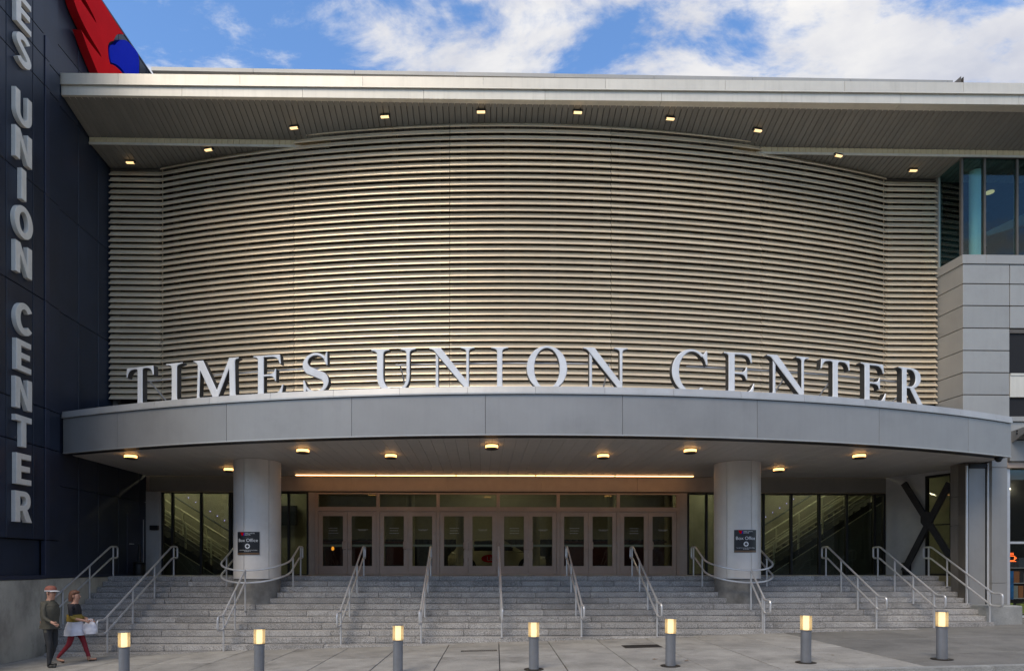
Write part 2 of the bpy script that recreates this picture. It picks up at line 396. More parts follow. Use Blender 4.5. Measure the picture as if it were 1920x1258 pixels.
# drains
def grate(name, px, py, wd, dp, label):
    c = at_z(px, py, 0.0); c = at_z(px, py, ground(c.x))
    t = empty(name, (c.x, c.y, ground(c.x)), -TH)
    b = MB()
    b.box(-wd/2, wd/2, -dp/2, -dp/2+0.03, -0.05, 0.006); b.box(-wd/2, wd/2, dp/2-0.03, dp/2, -0.05, 0.006)
    b.box(-wd/2, -wd/2+0.03, -dp/2+0.03, dp/2-0.03, -0.05, 0.006); b.box(wd/2-0.03, wd/2, -dp/2+0.03, dp/2-0.03, -0.05, 0.006)
    b.build('frame', M['iron'], t)
    b = MB(); b.box(-wd/2+0.03, wd/2-0.03, -dp/2+0.03, dp/2-0.03, -0.03, 0.001); b.build('pit', M['joint'], t)
    n = int(wd/0.05); me = None
    for i in range(n):
        x = -wd/2+0.05+i*(wd-0.1)/(n-1)
        if me is None: me = MB().box(-0.012, 0.012, -dp/2+0.03, dp/2-0.03, -0.02, 0.005).mesh('bar', [M['iron']])
        link('bar', me, None, t, (x, 0, 0))
    t.rotation_euler = (0, -math.atan(0.025), -TH)
    return tag(t, label, 'drain grate')
grate('drain_grate', 898, 1219.5, 0.86, 0.22, 'narrow dark drain grate in the pavement left of the centre handrail')
grate('drain_grate', 1203, 1210.5, 0.88, 0.5, 'wider dark drain grate in the pavement behind the fifth bollard from the left')
# a few fallen leaves
def leaf(px, py, s, a):
    c = at_z(px, py, 0.0); c = at_z(px, py, ground(c.x))
    b = MB(); o = []
    for i in range(14):
        t = 2*PI*i/14; r_ = s*(0.55+0.45*abs(math.cos(2.5*t)))
        o.append(Vector((c.x+r_*math.cos(t+a), c.y+0.7*r_*math.sin(t+a), ground(c.x)+0.012+0.03*abs(math.sin(t*1.5))*s*8)))
    b.add([Vector((c.x, c.y, ground(c.x)+0.02))]+o, [(0, i+1, (i+1) % 14+1) for i in range(14)])
    b.tube([(c.x, c.y, ground(c.x)+0.015), (c.x+s*1.6*math.cos(a), c.y+s*1.3*math.sin(a), ground(c.x)+0.02)], 0.003, 4)
    return b
for (px, py, s, a, lb) in ((1227, 1236, 0.055, 0.3, 'dry brown leaf on the pavement just left of the fifth bollard'),
                        (1287, 1238.5, 0.055, 2.0, 'dry brown leaf on the pavement just right of the fifth bollard'),
                        (1561, 1227, 0.035, 1.0, 'small brown leaf on the pavement right of the sixth bollard')):
    tag(leaf(px, py, s, a).build('fallen_leaf', M['leaf']), lb, 'leaf', 'fallen leaves on the pavement')
lb = MB()
for i in range(90):
    px = random.uniform(900, 1330) if i < 60 else random.uniform(80, 1860)
    c = at_y(px, 1200, 16.93+random.uniform(-0.25, 0.02)); x, y = c.x, c.y; s = random.uniform(0.008, 0.028); a = random.uniform(0, 6.28)
    z = ground(x)+0.008
    lb.add([(x+s*math.cos(a), y+s*math.sin(a), z), (x-s*math.sin(a)*.6, y+s*math.cos(a)*.6, z+s*.4), (x-s*math.cos(a), y-s*math.sin(a), z+0.004), (x+s*math.sin(a)*.6, y-s*math.cos(a)*.6, z+s*.3)], [(0, 1, 2), (0, 2, 3)])
tag(lb.build('leaf_litter', M['leaf']), 'scatter of brown leaf crumbs along the foot of the steps', 'leaf litter', kind='stuff')

# ------------------------------------------------------------------ granite steps
LZ = 1.72; RI = 0.158; TR = 0.285; NY = 19.87
def nose_y(k): return NY-TR*k
def nose_z(k): return LZ-RI*k
def xl(k): return -11.46 if k < 11 else -11.1
def xr(k): return 14.42-0.012*k if k > 0 else 14.42
st = MB(); st.box(-11.45, 14.3, 19.95, 22.6, 1.2, LZ-0.012)
stairs = tag(st.build('stairs', M['granite']), kind='structure')
sl = MB(); 
for i in range(13):
    x0 = -11.44+i*2.0; x1 = min(x0+1.992, 14.6); sl = MB(); sl.cbox(x0, x1, 20.2, 22.4, LZ-0.06, LZ-0.003, 0.004); sl.build('landing_slab', M['granite'], stairs)
for kk in range(13):
    x = xl(kk); R_ = xr(kk); y = nose_y(kk); z = nose_z(kk)
    while x < R_-0.05:
        L_ = random.choice((1.1, 1.55, 1.9, 2.2, 2.6, 3.0))+random.uniform(-0.15, 0.15)
        if R_-x-L_ < 0.8: L_ = R_-x
        if ground((x+L_)) < z+0.02 or ground(x) < z-0.01 or True:
            if ground(x) < z+0.01:
                b = MB(); dy = random.uniform(-0.012, 0.012); dz = random.uniform(-0.007, 0.005); d = 0.013
                # block with a thermal lip: slightly proud top edge, recessed bed joint
                x0, x1 = x+0.006, x+L_-0.006; yb = y+TR+0.06
                pr = [(y+dy, z+dz-0.006), (y+dy, z+dz-RI+0.024), (y+dy+0.022, z+dz-RI+0.016), (y+dy+0.022, z-RI-0.04), (yb, z-RI-0.04), (yb, z+dz), (y+dy+0.008, z+dz)]
                n_ = 10; rings = []
                for q in range(n_+1):
                    xx = x0+(x1-x0)*q/n_; j = random.uniform(-0.003, 0.006)*(1.8 if random.random() < .15 else 1) if 0 < q < n_ else 0.0
                    e = 0.004 if q in (0, n_) else 0
                    rings.append([(xx, a+(j+e if i_ in (0, 1, 6) else 0), c_+(j*0.5-e if i_ in (0, 6) else 0)) for i_, (a, c_) in enumerate(pr)])
                b.sweep(rings); b.build('granite_block', M['granite'], stairs)
        x += L_
cw = MB(); cw.box(14.05, 14.62, 17.3, 20.3, -0.2, 1.05)

# ------------------------------------------------------------------ building: shell that carries everything
BLD = empty('arena_building', (0, 22.2, LZ))
def B(o):                       # keep world coordinates under the building's empty
    o.parent = BLD; o.matrix_parent_inverse = Matrix.Translation(-BLD.location); return o
tag(BLD, 'wide arena entrance building with curved louvre screen, overhanging roof and glass doors', 'building')
shell = MB()
shell.box(-11.6, 17.0, 22.9, 46, 7.4, 19.4)        # seating bowl volume
shell.box(-11.6, 18.0, 19.6, 22.9, 14.95, 15.3)     # roof deck
B(shell.build('upper_volume', M['roof_metal_low']))
cp = MB()
x = -11.6
while x < 16.9:
    cp.box(x, min(x+3.55, 17.0)-0.012, 22.72, 23.2, 19.40, 19.53); x += 3.55
B(cp.build('parapet_coping', M['wing_panel']))
# small roof vent hood near the parapet's end
vh = MB(); c = at_y(1788, 152, 22.4)
vh.hull8([(c.x-0.2, 22.2, 18.2), (c.x+0.18, 22.2, 18.2), (c.x+0.18, 22.6, 18.2), (c.x-0.2, 22.6, 18.2)],
         [(c.x-0.2, 22.2, 19.0), (c.x+0.12, 22.2, 19.28), (c.x+0.12, 22.6, 19.28), (c.x-0.2, 22.6, 19.0)])
vh.box(c.x-0.24, c.x-0.2, 22.18, 22.62, 18.9, 19.03); vh.box(c.x+0.18, c.x+0.2, 22.18, 22.62, 18.2, 19.24)
tag(vh.build('roof_vent', M['screen_post']), 'small dark vent hood on the roof at the right end of the parapet', 'roof vent')

# ------------------------------------------------------------------ roof: fascia bands, soffit boards, ledge
RX0, RX1 = -11.48, 18.5
def fy(x): return 17.72-0.22*(x+11.5)/27.0
rf = MB()
rf.hull8([(RX0, fy(RX0)+0.35, 15.0), (RX1, fy(RX1)+0.35, 15.0), (RX1, 23, 15.0), (RX0, 23, 15.0)],
         [(RX0, fy(RX0)+0.3, 15.40), (RX1, fy(RX1)+0.3, 15.40), (RX1, 23, 15.40), (RX0, 23, 15.40)])
ROOF = B(rf.build('roof', M['roof_metal_low']))
def RK(o): o.parent = ROOF; return o
def sheet_run(name, m, z0, z1, out, joints, dep=0.3, lip=0.0):
    for a, b_ in zip(joints[:-1], joints[1:]):
        a += 0.004; b_ -= 0.004; p = MB()
        lo = [(a, fy(a)-out, z0), (b_, fy(b_)-out, z0), (b_, fy(b_)-out+dep, z0), (a, fy(a)-out+dep, z0)]
        hi = [(a, fy(a)-out+lip, z1), (b_, fy(b_)-out+lip, z1), (b_, fy(b_)-out+dep, z1), (a, fy(a)-out+dep, z1)]
        p.hull8(lo, hi); RK(p.build(name, m))
def jx(pxs, py): return [RX0]+[at_y(p, py, 17.6).x for p in pxs]+[RX1]
sheet_run('fascia_panel', M['roof_metal'], 15.15, 15.435, 0.045, jx((219, 449, 680, 906, 1135, 1358, 1580, 1800), 150))
sheet_run('lower_fascia_panel', M['roof_metal_low'], 14.868, 15.142, 0.0, jx((338, 566, 794, 1022, 1240, 1465, 1686, 1905), 170))
sheet_run('fascia_drip', M['roof_metal'], 15.128, 15.15, 0.055, [RX0, RX1], 0.3)
# upper soffit boards
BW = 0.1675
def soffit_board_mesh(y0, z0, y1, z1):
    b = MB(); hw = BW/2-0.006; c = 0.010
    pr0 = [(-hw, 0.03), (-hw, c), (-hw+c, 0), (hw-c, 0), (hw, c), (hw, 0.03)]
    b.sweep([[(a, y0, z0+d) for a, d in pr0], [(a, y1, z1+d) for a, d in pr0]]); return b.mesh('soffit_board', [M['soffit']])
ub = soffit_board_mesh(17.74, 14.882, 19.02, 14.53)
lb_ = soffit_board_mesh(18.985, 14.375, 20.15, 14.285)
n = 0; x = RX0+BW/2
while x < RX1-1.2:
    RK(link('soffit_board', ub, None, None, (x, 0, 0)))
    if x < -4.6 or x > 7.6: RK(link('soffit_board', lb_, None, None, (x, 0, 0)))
    x += BW
bk = MB(); bk.hull8([(RX0, 17.85, 14.92), (RX1, 17.7, 14.92), (RX1, 19.02, 14.57), (RX0, 19.02, 14.57)], [(RX0, 17.85, 14.99), (RX1, 17.7, 14.99), (RX1, 19.02, 14.99), (RX0, 19.02, 14.99)])
bk.box(RX0, -4.4, 19.03, 20.2, 14.41, 14.5); bk.box(7.4, RX1, 19.03, 20.2, 14.41, 14.5)
RK(bk.build('soffit_backing', M['joint']))
# the ribbed drop between the two soffits
for (a, b_) in ((RX0, -4.5), (7.5, RX1-1)):
    p = MB(); p.box(a, b_, 18.955, 18.985, 14.345, 14.372); p.box(a, b_, 18.94, 18.965, 14.372, 14.392)
    RK(p.build('ledge_trim', M['roof_metal_low']))
    x = a; me = MB().cbox(-BW/2+0.004, BW/2-0.004, 18.962, 18.99, 14.392, 14.575, 0.004).mesh('ledge_panel', [M['ledge']])
    while x < b_: RK(link('ledge_panel', me, None, None, (x+BW/2, 0, 0))); x += BW

# ------------------------------------------------------------------ curved louvre screen
SCX, SAP, SR = 1.43, 18.25, 39.76
SCY = SAP+SR
def arc(x, off=0.0):            # point on the screen curve, off = metres behind the nose line
    a = math.asin((x-SCX)/SR); return (SCX+(SR-off)*math.sin(a), SCY-(SR-off)*math.cos(a))
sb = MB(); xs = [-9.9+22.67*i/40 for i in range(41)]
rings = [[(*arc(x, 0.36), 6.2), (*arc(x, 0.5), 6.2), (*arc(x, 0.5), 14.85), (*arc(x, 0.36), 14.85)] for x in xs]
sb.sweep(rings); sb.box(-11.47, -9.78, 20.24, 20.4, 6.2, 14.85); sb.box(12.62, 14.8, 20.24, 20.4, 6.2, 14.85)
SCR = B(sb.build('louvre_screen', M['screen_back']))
PROF = [(0.010, 0.0), (0.0, 0.008), (0.004, 0.022), (0.036, 0.055), (0.050, 0.064), (0.088, 0.111), (0.118, 0.172), (0.130, 0.168), (0.098, 0.105), (0.058, 0.052), (0.034, 0.028), (0.030, 0.0)]
def slat_arc(x0, x1, nseg=10):
    b = MB(); rings = []
    for i in range(nseg+1):
        x = x0+(x1-x0)*i/nseg; rings.append([(*arc(x, d), z) for d, z in PROF])
    b.sweep(rings); return b.mesh('slat', [M['slat']], smooth=False)
def slat_flat(x0, x1, y, mit0, mit1):
    b = MB(); b.sweep([[(x0+mit0*d, y+d, z) for d, z in PROF], [(x1-mit1*d, y+d, z) for d, z in PROF]]); return b.mesh('slat', [M['slat']])
SP = 0.186; Z0 = 14.03
kx = [-9.9]+[at_y(p, 500, yy).x for p, yy in ((550, 18.87), (843, 18.34), (1147, 18.30), (1430, 18.85))]+[12.77]
def S(o): o.parent = SCR; return o
for i in range(5):
    me = slat_arc(kx[i]+0.007, kx[i+1]-0.007)
    up = 1 if i in (0, 4) else 3
    for k_ in range(-up, 38): S(link('slat', me, None, None, (0, random.uniform(-.003, .003), Z0-SP*k_+random.uniform(-.003, .003)))).rotation_euler = (0, random.uniform(-.0002, .0002), 0)
mL = slat_flat(-11.46, -9.915, 19.9, 0.0, -0.25); mR = slat_flat(12.785, 14.40, 19.9, -0.25, 0.0)
for k_ in range(38):
    for me in (mL, mR): S(link('slat', me, None, None, (0, random.uniform(-.005, .005), Z0-SP*k_+random.uniform(-.004, .004))))
# posts behind the slats, in pairs at each joint
px_posts = []
for i in range(5):
    a, b_ = kx[i], kx[i+1]; px_posts += [a+0.38, a+(b_-a)/3.0+0.1, b_-(b_-a)/3.0-0.1, b_-0.38]
for x in px_posts:
    p = MB(); q0 = arc(x-0.075, 0.19); q1 = arc(x+0.075, 0.19); q2 = arc(x+0.075, 0.35); q3 = arc(x-0.075, 0.35)
    p.hull8([(*q0, 6.3), (*q1, 6.3), (*q2, 6.3), (*q3, 6.3)], [(*q0, 14.7), (*q1, 14.7), (*q2, 14.7), (*q3, 14.7)])
    S(p.build('post', M['screen_post']))
for x in (-11.36, -10.1, 13.0, 14.2):
    p = MB(); p.box(x-0.08, x+0.08, 20.09, 20.235, 6.3, 14.4); S(p.build('post', M['screen_post']))
for x in (-9.9, 12.77):
    p = MB(); p.box(x-0.012, x+0.012, 20.06, 20.085, 6.3, 14.3); S(p.build('corner_rod', M['slat']))
for a, b_ in ((-11.46, -9.95), (12.82, 14.4)):
    t = MB(); t.box(a, b_, 19.99, 20.05, 14.215, 14.25); S(t.build('head_trim', M['screen_post']))
t = MB(); t.box(14.405, 14.47, 19.88, 20.06, 11.2, 14.4); S(t.build('end_trim', M['wing_panel']))

# ------------------------------------------------------------------ canopy
CMX = 1.73; CAP = 14.98; CR = 32.7; CCY = CAP+CR
def carc(x, off=0.0):
    a = math.asin((x-CMX)/CR); return (CMX+(CR-off)*math.sin(a), CCY-(CR-off)*math.cos(a))
CX0, CX1 = -11.45, 14.96
cs = MB(); xs = [CX0+(CX1-CX0)*i/60 for i in range(61)]
cs.sweep([[(*carc(x, 0.08), 5.14), (x, 22.1, 5.14), (x, 22.1, 6.08), (*carc(x, 0.08), 6.08)] for x in xs])
CAN = B(cs.build('canopy', M['screen_back']))
def C(o): o.parent = CAN; return o
def carc_run(name, m, xa, xb, prof, n=8):
    b = MB(); b.sweep([[(*carc(xa+(xb-xa)*i/n, d), z) for d, z in prof] for i in range(n+1)]); return C(b.build(name, m))
fj = [CX0]+[at_y(p, 790, yy).x for p, yy in ((220, 17.0), (425, 16.0), (657, 15.2), (910, 14.98), (1165, 15.15), (1407, 15.75), (1625, 16.6), (1800, 17.35))]+[CX1]
for a, b_ in zip(fj[:-1], fj[1:]):
    carc_run('fascia_panel', M['canopy'], a+0.005, b_-0.005, [(0.0, 5.125), (0.0, 6.045), (0.06, 6.045), (0.06, 5.125)])
carc_run('drip_edge', M['coping'], CX0, CX1, [(-0.012, 5.098), (-0.012, 5.122), (0.075, 5.122), (0.075, 5.098)], 60)
carc_run('reveal', M['joint'], CX0, CX1, [(0.062, 5.13), (0.062, 6.06), (0.078, 6.06), (0.078, 5.13)], 60)
carc_run('soffit_edge', M['black_metal'], CX0, CX1, [(0.08, 5.118), (0.08, 5.137), (0.42, 5.137), (0.42, 5.118)], 60)
cj = [CX0]+[at_y(p, 735, yy).x for p, yy in ((292, 16.6), (395, 16.1), (508, 15.7), (625, 15.35), (749, 15.1), (877, 14.98), (1004, 15.0), (1132, 15.1), (1257, 15.3), (1377, 15.65), (1490, 16.0), (1596, 16.5), (1693, 16.9), (1781, 17.25), (1858, 17.6))]+[CX1]
for a, b_ in zip(cj[:-1], cj[1:]):
    carc_run('coping', M['coping'], a+0.003, b_-0.003, [(-0.045, 6.055), (-0.045, 6.09), (-0.02, 6.235), (0.5, 6.25), (0.5, 6.1), (0.02, 6.055)], 5)
carc_run('roof_sheet', M['coping'], CX0, CX1, [(0.5, 6.08), (0.5, 6.18), (4.3, 6.20), (4.3, 6.08)], 60)
# soffit boards run front to back and are cut to the curve
x = CX0; cw_ = 0.30
while x < CX1-0.05:
    x1 = min(x+cw_, CX1); b = MB(); e = 0.003
    yb = 22.09
    q0 = carc(x+e, 0.44); q1 = carc(x1-e, 0.44)
    b.hull8([(x+e, q0[1], 5.112), (x1-e, q1[1], 5.112), (x1-e, yb, 5.112), (x+e, yb, 5.112)], [(x+e, q0[1], 5.135), (x1-e, q1[1], 5.135), (x1-e, yb, 5.135), (x+e, yb, 5.135)])
    C(b.build('soffit_board', M['canopy_soffit'])); x = x1
# low upstand behind the letters, in four lengths
for (p0, p1) in ((285, 622), (726, 800), (838, 1160), (1258, 1706)):
    a = at_y(p0, 715, 17.4).x; b_ = at_y(p1, 715, 17.4).x
    mb = MB(); n_ = 12
    mb.sweep([[(*carc(a+(b_-a)*i/n_, 1.15), 6.2), (*carc(a+(b_-a)*i/n_, 1.15), 6.52), (*carc(a+(b_-a)*i/n_, 1.4), 6.54), (*carc(a+(b_-a)*i/n_, 1.4), 6.2)] for i in range(n_+1)])
    C(mb.build('upstand', M['canopy']))
cl = MB(); cl.box(14.93, 14.975, 17.9, 19.0, 5.12, 6.22); C(cl.build('end_panel', M['canopy']))

# ------------------------------------------------------------------ entrance wall, doors, side glazing
DY = 22.2
def px_x(p, y=DY): return at_y(p, 1000, y).x
HZ = at_y(930, 924, DY).z          # underside of header, about 4.55
hb = MB(); a, b_ = px_x(527)-0.5, px_x(1340)+0.6
xs = [a]+[px_x(p) for p in (660, 838, 1015, 1195)]+[b_]
HD = B(MB().box(-11.6, 14.6, DY+0.04, DY+0.3, HZ+0.03, 5.14).build('header_wall', M['header']))
for q0, q1 in zip(xs[:-1], xs[1:]):
    p = MB(); p.cbox(q0+0.003, q1-0.003, DY, DY+0.035, HZ+0.05, 5.11, 0.003); o = p.build('header_panel', M['header']); o.parent = HD
for (q0, q1) in ((-11.4, a-0.004), (b_+0.004, 14.3)):
    p = MB(); p.cbox(q0, q1, DY+0.004, DY+0.036, HZ+0.05, 5.11, 0.003); o = p.build('header_panel', M['soffit']); o.parent = HD
p = MB(); p.box(px_x(527)-0.3, px_x(1340)+0.4, DY-0.015, DY+0.05, HZ+0.012, HZ+0.045); o = p.build('head_flashing', M['black_metal']); o.parent = HD
for p0, p1 in ((578, 594.5-2.9), (1271+2.9, 1289)):
    p = MB(); p.box(px_x(p0), px_x(p1), DY-0.02, DY+0.12, LZ, HZ+0.01); B(p.build('jamb_panel', M['header']))
bx = [px_x(p) for p in (594, 709, 821.5, 934, 1046.5, 1159, 1271)]
T1 = at_y(930, 950.5, DY).z; T0 = at_y(930, 958.5, DY).z
fw = 0.055
fr = MB()
for i, x in enumerate(bx): fr.cbox(x-fw, x+fw, DY-0.05, DY+0.10, LZ, HZ, 0.004)
for x0, x1 in zip(bx[:-1], bx[1:]):
    fr.box(x0+fw, x1-fw, DY-0.045, DY+0.095, T0, T1); fr.box(x0+fw, x1-fw, DY-0.045, DY+0.095, HZ-0.05, HZ-0.001)
    fr.box(x0+fw, x1-fw, DY-0.03, DY+0.09, LZ-0.01, LZ+0.012)
FR = B(fr.build('door_frame', M['bronze']))
for x0, x1 in zip(bx[:-1], bx[1:]):
    p = MB(); p.box(x0+fw+0.001, x1-fw-0.001, DY+0.02, DY+0.03, T1+0.001, HZ-0.051); o = p.build('transom_pane', M['door_glass']); o.parent = FR
def door_leaf(x0, x1, hinge_left, lock, lines):
    st_, rt, rb = 0.145, 0.165, 0.29; z0, z1 = LZ+0.02, T0-0.006
    d = MB(); y0, y1 = DY-0.03, DY+0.02
    d.cbox(x0, x0+st_, y0, y1, z0, z1, 0.003); d.cbox(x1-st_, x1, y0, y1, z0, z1, 0.003)
    d.box(x0+st_, x1-st_, y0+0.001, y1-0.001, z1-rt, z1-0.001); d.box(x0+st_, x1-st_, y0+0.001, y1-0.001, z0+0.001, z0+rb)
    if lock:
        d.lathe([(0.0, 0.0), (0.022, 0.0), (0.022, 0.012), (0, 0.012)], (0, 0, 0), 10)
        for i in range(40, 0, -1):
            v = d.v[-i]; xx = (x0+st_*0.5); d.v[-i] = (xx+v[0], y0-v[2], LZ+0.97+v[1])
    D = B(d.build('door', M['bronze']))
    def ck(o): o.parent = D; return o
    pn = MB(); pn.box(x0+st_-0.004, x1-st_+0.004, DY-0.006, DY+0.002, z0+rb-0.004, z1-rt+0.004); ck(pn.build('pane', M['door_glass']))
    pb = MB(); pb.cbox(x0+st_-0.02, x1-st_+0.02, DY+0.03, DY+0.08, LZ+0.98, LZ+1.055, 0.006); ck(pb.build('panic_bar', M['panic']))
    hx = (x1-0.07) if hinge_left else (x0+0.07); s_ = -1 if hinge_left else 1
    pts = [(hx, y0, LZ+0.88), (hx, y0-0.06, LZ+0.88), (hx+s_*0.075, y0-0.075, LZ+0.90), (hx+s_*0.075, y0-0.075, LZ+1.14), (hx, y0-0.06, LZ+1.16), (hx, y0, LZ+1.16)]
    hb_ = MB(); hb_.tube(fillet(pts, 0.04, 3), 0.014, 8); ck(hb_.build('handle', M['bronze'], smooth=True))
    pr = MB(); xc = (x0+x1)/2+(0.02 if not hinge_left else 0.0)
    for zc, wd in lines:
        xx = xc-wd/2
        while xx < xc+wd/2:
            l_ = random.uniform(0.018, 0.05); pr.box(xx, xx+l_, DY-0.0085, DY-0.0065, zc-0.008, zc+0.008); xx += l_+0.012
    ck(pr.build('lettering', M['print']))
for i, (x0, x1) in enumerate(zip(bx[:-1], bx[1:])):
    a, b_ = x0+fw+0.006, x1-fw-0.006; mid = (a+b_)/2
    zc = at_y(930, 990, DY).z
    door_leaf(a, mid-0.004, True, False, ((zc, 0.30), (zc-0.085, 0.28), (zc-0.175, 0.30)))
    door_leaf(mid+0.004, b_, False, i in (0, 5), ((zc-0.05, 0.32), (zc-0.08, 0.24)))
# side glazing: narrow lights by the doors and wide fronts to the indoor stairs
def glazing(pxs, gl):
    xs = [px_x(p) for p in pxs]; f = MB(); y0, y1 = DY-0.02, DY+0.1
    for i, x in enumerate(xs): f.box(x-0.035, x+0.035, y0, y1, LZ, HZ)
    for a, b_ in zip(xs[:-1], xs[1:]): f.box(a+0.035, b_-0.035, y0+0.004, y1, LZ-0.005, LZ+0.03); f.box(a+0.035, b_-0.035, y0+0.004, y1, HZ-0.04, HZ-0.002)
    W = B(f.build('window', M['black_metal']))
    for a, b_ in zip(xs[:-1], xs[1:]):
        p = MB(); p.box(a+0.034, b_-0.034, DY+0.03, DY+0.04, LZ+0.029, HZ-0.039); o = p.build('pane', gl); o.parent = W
glazing((519, 541, 577), M['side_glass']); glazing((1290, 1325, 1347), M['side_glass'])
glazing((304, 323, 377, 431, 437), M['side_glass']); glazing((1422, 1432, 1484, 1536.5, 1588, 1640, 1658), M['side_glass'])
for (a, b_, o_) in ((px_x(283), px_x(300), -.06), (px_x(300)+.002, px_x(303)-.001, -.03), (-11.56, px_x(283)-.001, -.04), (px_x(437)+.04, px_x(519)-.04, 0), (px_x(1347)+.04, px_x(1422)-.04, 0)):
    p = MB(); p.box(a, b_, DY+o_, DY+0.1, LZ, HZ+0.02); B(p.build('end_wall', M['plaster']))
# splayed wall at the right: plain render and a tall window behind the cross brace
A0 = (px_x(1660), DY-0.06); A1 = (15.05, 20.0)
d = Vector((A1[0]-A0[0], A1[1]-A0[1], 0)); dl = d.length; d.normalize(); nn = Vector((d.y, -d.x, 0))
def sp(t, o=0.0): v = Vector((A0[0], A0[1], 0))+d*t+nn*o; return (v.x, v.y)
def spbox(b, t0, t1, o0, o1, z0, z1):
    q = [sp(t0, o1), sp(t1, o1), sp(t1, o0), sp(t0, o0)]
    return b.hull8([(*c_, z0) for c_ in q], [(*c_, z1) for c_ in q])
def tpx(p):                     # parameter along the splay where pixel column p meets it
    r_ = ray(p, 1000); # solve r*s = A0 + d*t
    den = r_.x*(-d.y)-r_.y*(-d.x); return (r_.x*A0[1]-r_.y*A0[0])/den*1.0
tw = tpx(1735); te = tpx(1781)
b = MB(); spbox(b, -0.02, tw, -0.2, 0.0, LZ, 5.13); spbox(b, tw, dl, -0.2, -0.001, 5.0, 5.13); spbox(b, te+0.08, dl, -0.2, 0.0, LZ, 5.0)
spbox(b, 0, tw, 0.001, 0.02, LZ, LZ+0.06)
B(b.build('splayed_wall', M['plaster']))
b = MB(); spbox(b, tw, tw+0.06, -0.1, 0.01, LZ, 5.0); spbox(b, te, te+0.08, -0.1, 0.01, LZ, 5.0); spbox(b, tw+0.06, te, -0.1, 0.01, LZ, LZ+0.06); spbox(b, tw+0.06, te, -0.1, 0.009, 4.93, 5.0); spbox(b, tw+0.06, te, -0.06, -0.01, 3.35, 3.39)
W = B(b.build('window', M['black_metal']))
b = MB(); spbox(b, tw+0.06, te, -0.05, -0.04, LZ+0.06, 4.93); o = b.build('pane', M['side_glass']); o.parent = W
# ------------------------------------------------------------------ blue side wall and sign pylon
BWX = -11.5
PY = empty('blue_side_building', (BWX-1.5, 17.5, 1.7))
def P(o): o.parent = PY; o.matrix_parent_inverse = Matrix.Translation(-PY.location); return o
tag(PY, 'dark navy metal panel wing at the left that carries the vertical letters', 'building')
b = MB(); b.box(-22, BWX-0.05, 14.6, 22.3, 2.0, 19.08); b.box(-22, BWX-0.05, 22.3, 46, 7.4, 19.08); b.box(-22, BWX-0.06, 13.0, 22.3, -1, 1.995)
b.box(-22, BWX+0.03, 12.8, 14.6, 2.75, 17.2)
P(b.build('wall_core', M['joint']))
YF = at_x(83, 500, -11.4).y; YG = at_x(92, 500, -11.4).y; YH = at_x(113, 500, -11.42).y
def zrow(py): return at_x(83, py, -11.4).z
rows = [zrow(p) for p in (1012, 839, 765, 563, 362, 160, 108, 65)]
def panel(name, x, y0, y1, z0, z1, m=None, th=0.05, g_=0.011):
    q = MB(); q.cbox(x-th, x, y0+g_, y1-g_, z0+g_, z1-g_, 0.006); return P(q.build(name, m or M['navy']))
yl = [12.8, at_x(11.5, 500, -11.4).y, at_x(61.5, 500, -11.4).y, YF]
for a, c in zip(yl[:-1], yl[1:]):
    for z0, z1 in zip(rows[:-1], rows[1:]): panel('wall_panel', -11.4, a, c, z0, z1)
    panel('wall_panel', -11.4, a, c, rows[-1], 17.2)
for z0, z1 in zip([1.72]+rows[:-1], rows): panel('corner_fin', -11.375, YF, YG, z0, z1, M['navy_trim'], 0.12, 0.008)
for z0, z1 in zip([1.72]+rows[:-1], rows): panel('wall_panel', -11.42, YG, YH, z0, z1, None, 0.08)
ym = [YH]+[at_x(p, 500, BWX).y for p in (147, 184, 222, 262)]+[22.19, 23.98]
rows2 = [1.74, 4.2, rows[2], rows[3], rows[4], rows[5], rows[6]+0.9, 19.08]
for a, c in zip(ym[:-1], ym[1:]):
    for z0, z1 in zip(rows2[:-1], rows2[1:]):
        if c > 22.5 and z1 < 9.5: continue
        panel('wall_panel', BWX, a, c, z0, z1)
for a, c in ((YF, YH),): panel('wall_panel', -11.47, a, c, rows[-1], 19.08)
panel('wall_panel', -11.47, 14.6, YF, 17.2, 19.08)
q = MB(); q.box(-22, BWX+0.015, 14.6, 24.0, 19.085, 19.14); P(q.build('wall_coping', M['navy_trim']))
q = MB(); q.box(-11.9, -11.52, 12.8, YF-0.02, 1.80, rows[0]-0.01); P(q.build('recess_panel', M['navy']))
q = MB(); q.box(-11.9, -11.36, 12.8, YF+0.02, 1.70, 1.795); q.box(-11.6, -11.44, YF+0.021, 22.1, 1.715, 1.78); P(q.build('base_trim', M['navy_trim']))
# service door in the blue wall under the canopy
ya, yb = at_x(238, 1000, BWX).y, at_x(269, 1000, BWX).y
q = MB(); q.cbox(BWX-0.02, BWX+0.012, ya, yb, 1.79, 3.75, 0.004); DR = P(q.build('service_door', M['navy_trim']))
q = MB(); q.tube([(BWX+0.012, ya+0.12, 2.75), (BWX+0.07, ya+0.12, 2.75), (BWX+0.07, ya+0.28, 2.75)], 0.014, 6); o = q.build('handle', M['rail']); o.parent = DR
q = MB(); q.box(BWX+0.0125, BWX+0.03, yb-0.05, yb-0.03, 1.85, 3.6); o = q.build('edge_strip', M['rail']); o.parent = DR
# concrete plinth
q = MB(); q.cbox(-11.95, -11.38, 12.6, at_x(85, 1100, -11.38).y, -0.9, 1.69, 0.012); q.cbox(-11.9, -11.47, at_x(85, 1100, -11.38).y+0.002, 20.6, -0.9, 1.70, 0.012)
tag(q.build('concrete_plinth', M['concrete_wall']), 'stained raw concrete plinth wall below the navy panels at the far left', 'wall')
q = MB(); q.cbox(14.32, 15.35, 17.82, 18.5, 0.0, 0.905, 0.03); q.box(14.0, 15.2, 18.5, 20.2, -0.1, 0.86)
tag(q.build('concrete_block', M['kerb']), 'low pale concrete block at the right end of the steps', 'concrete block')

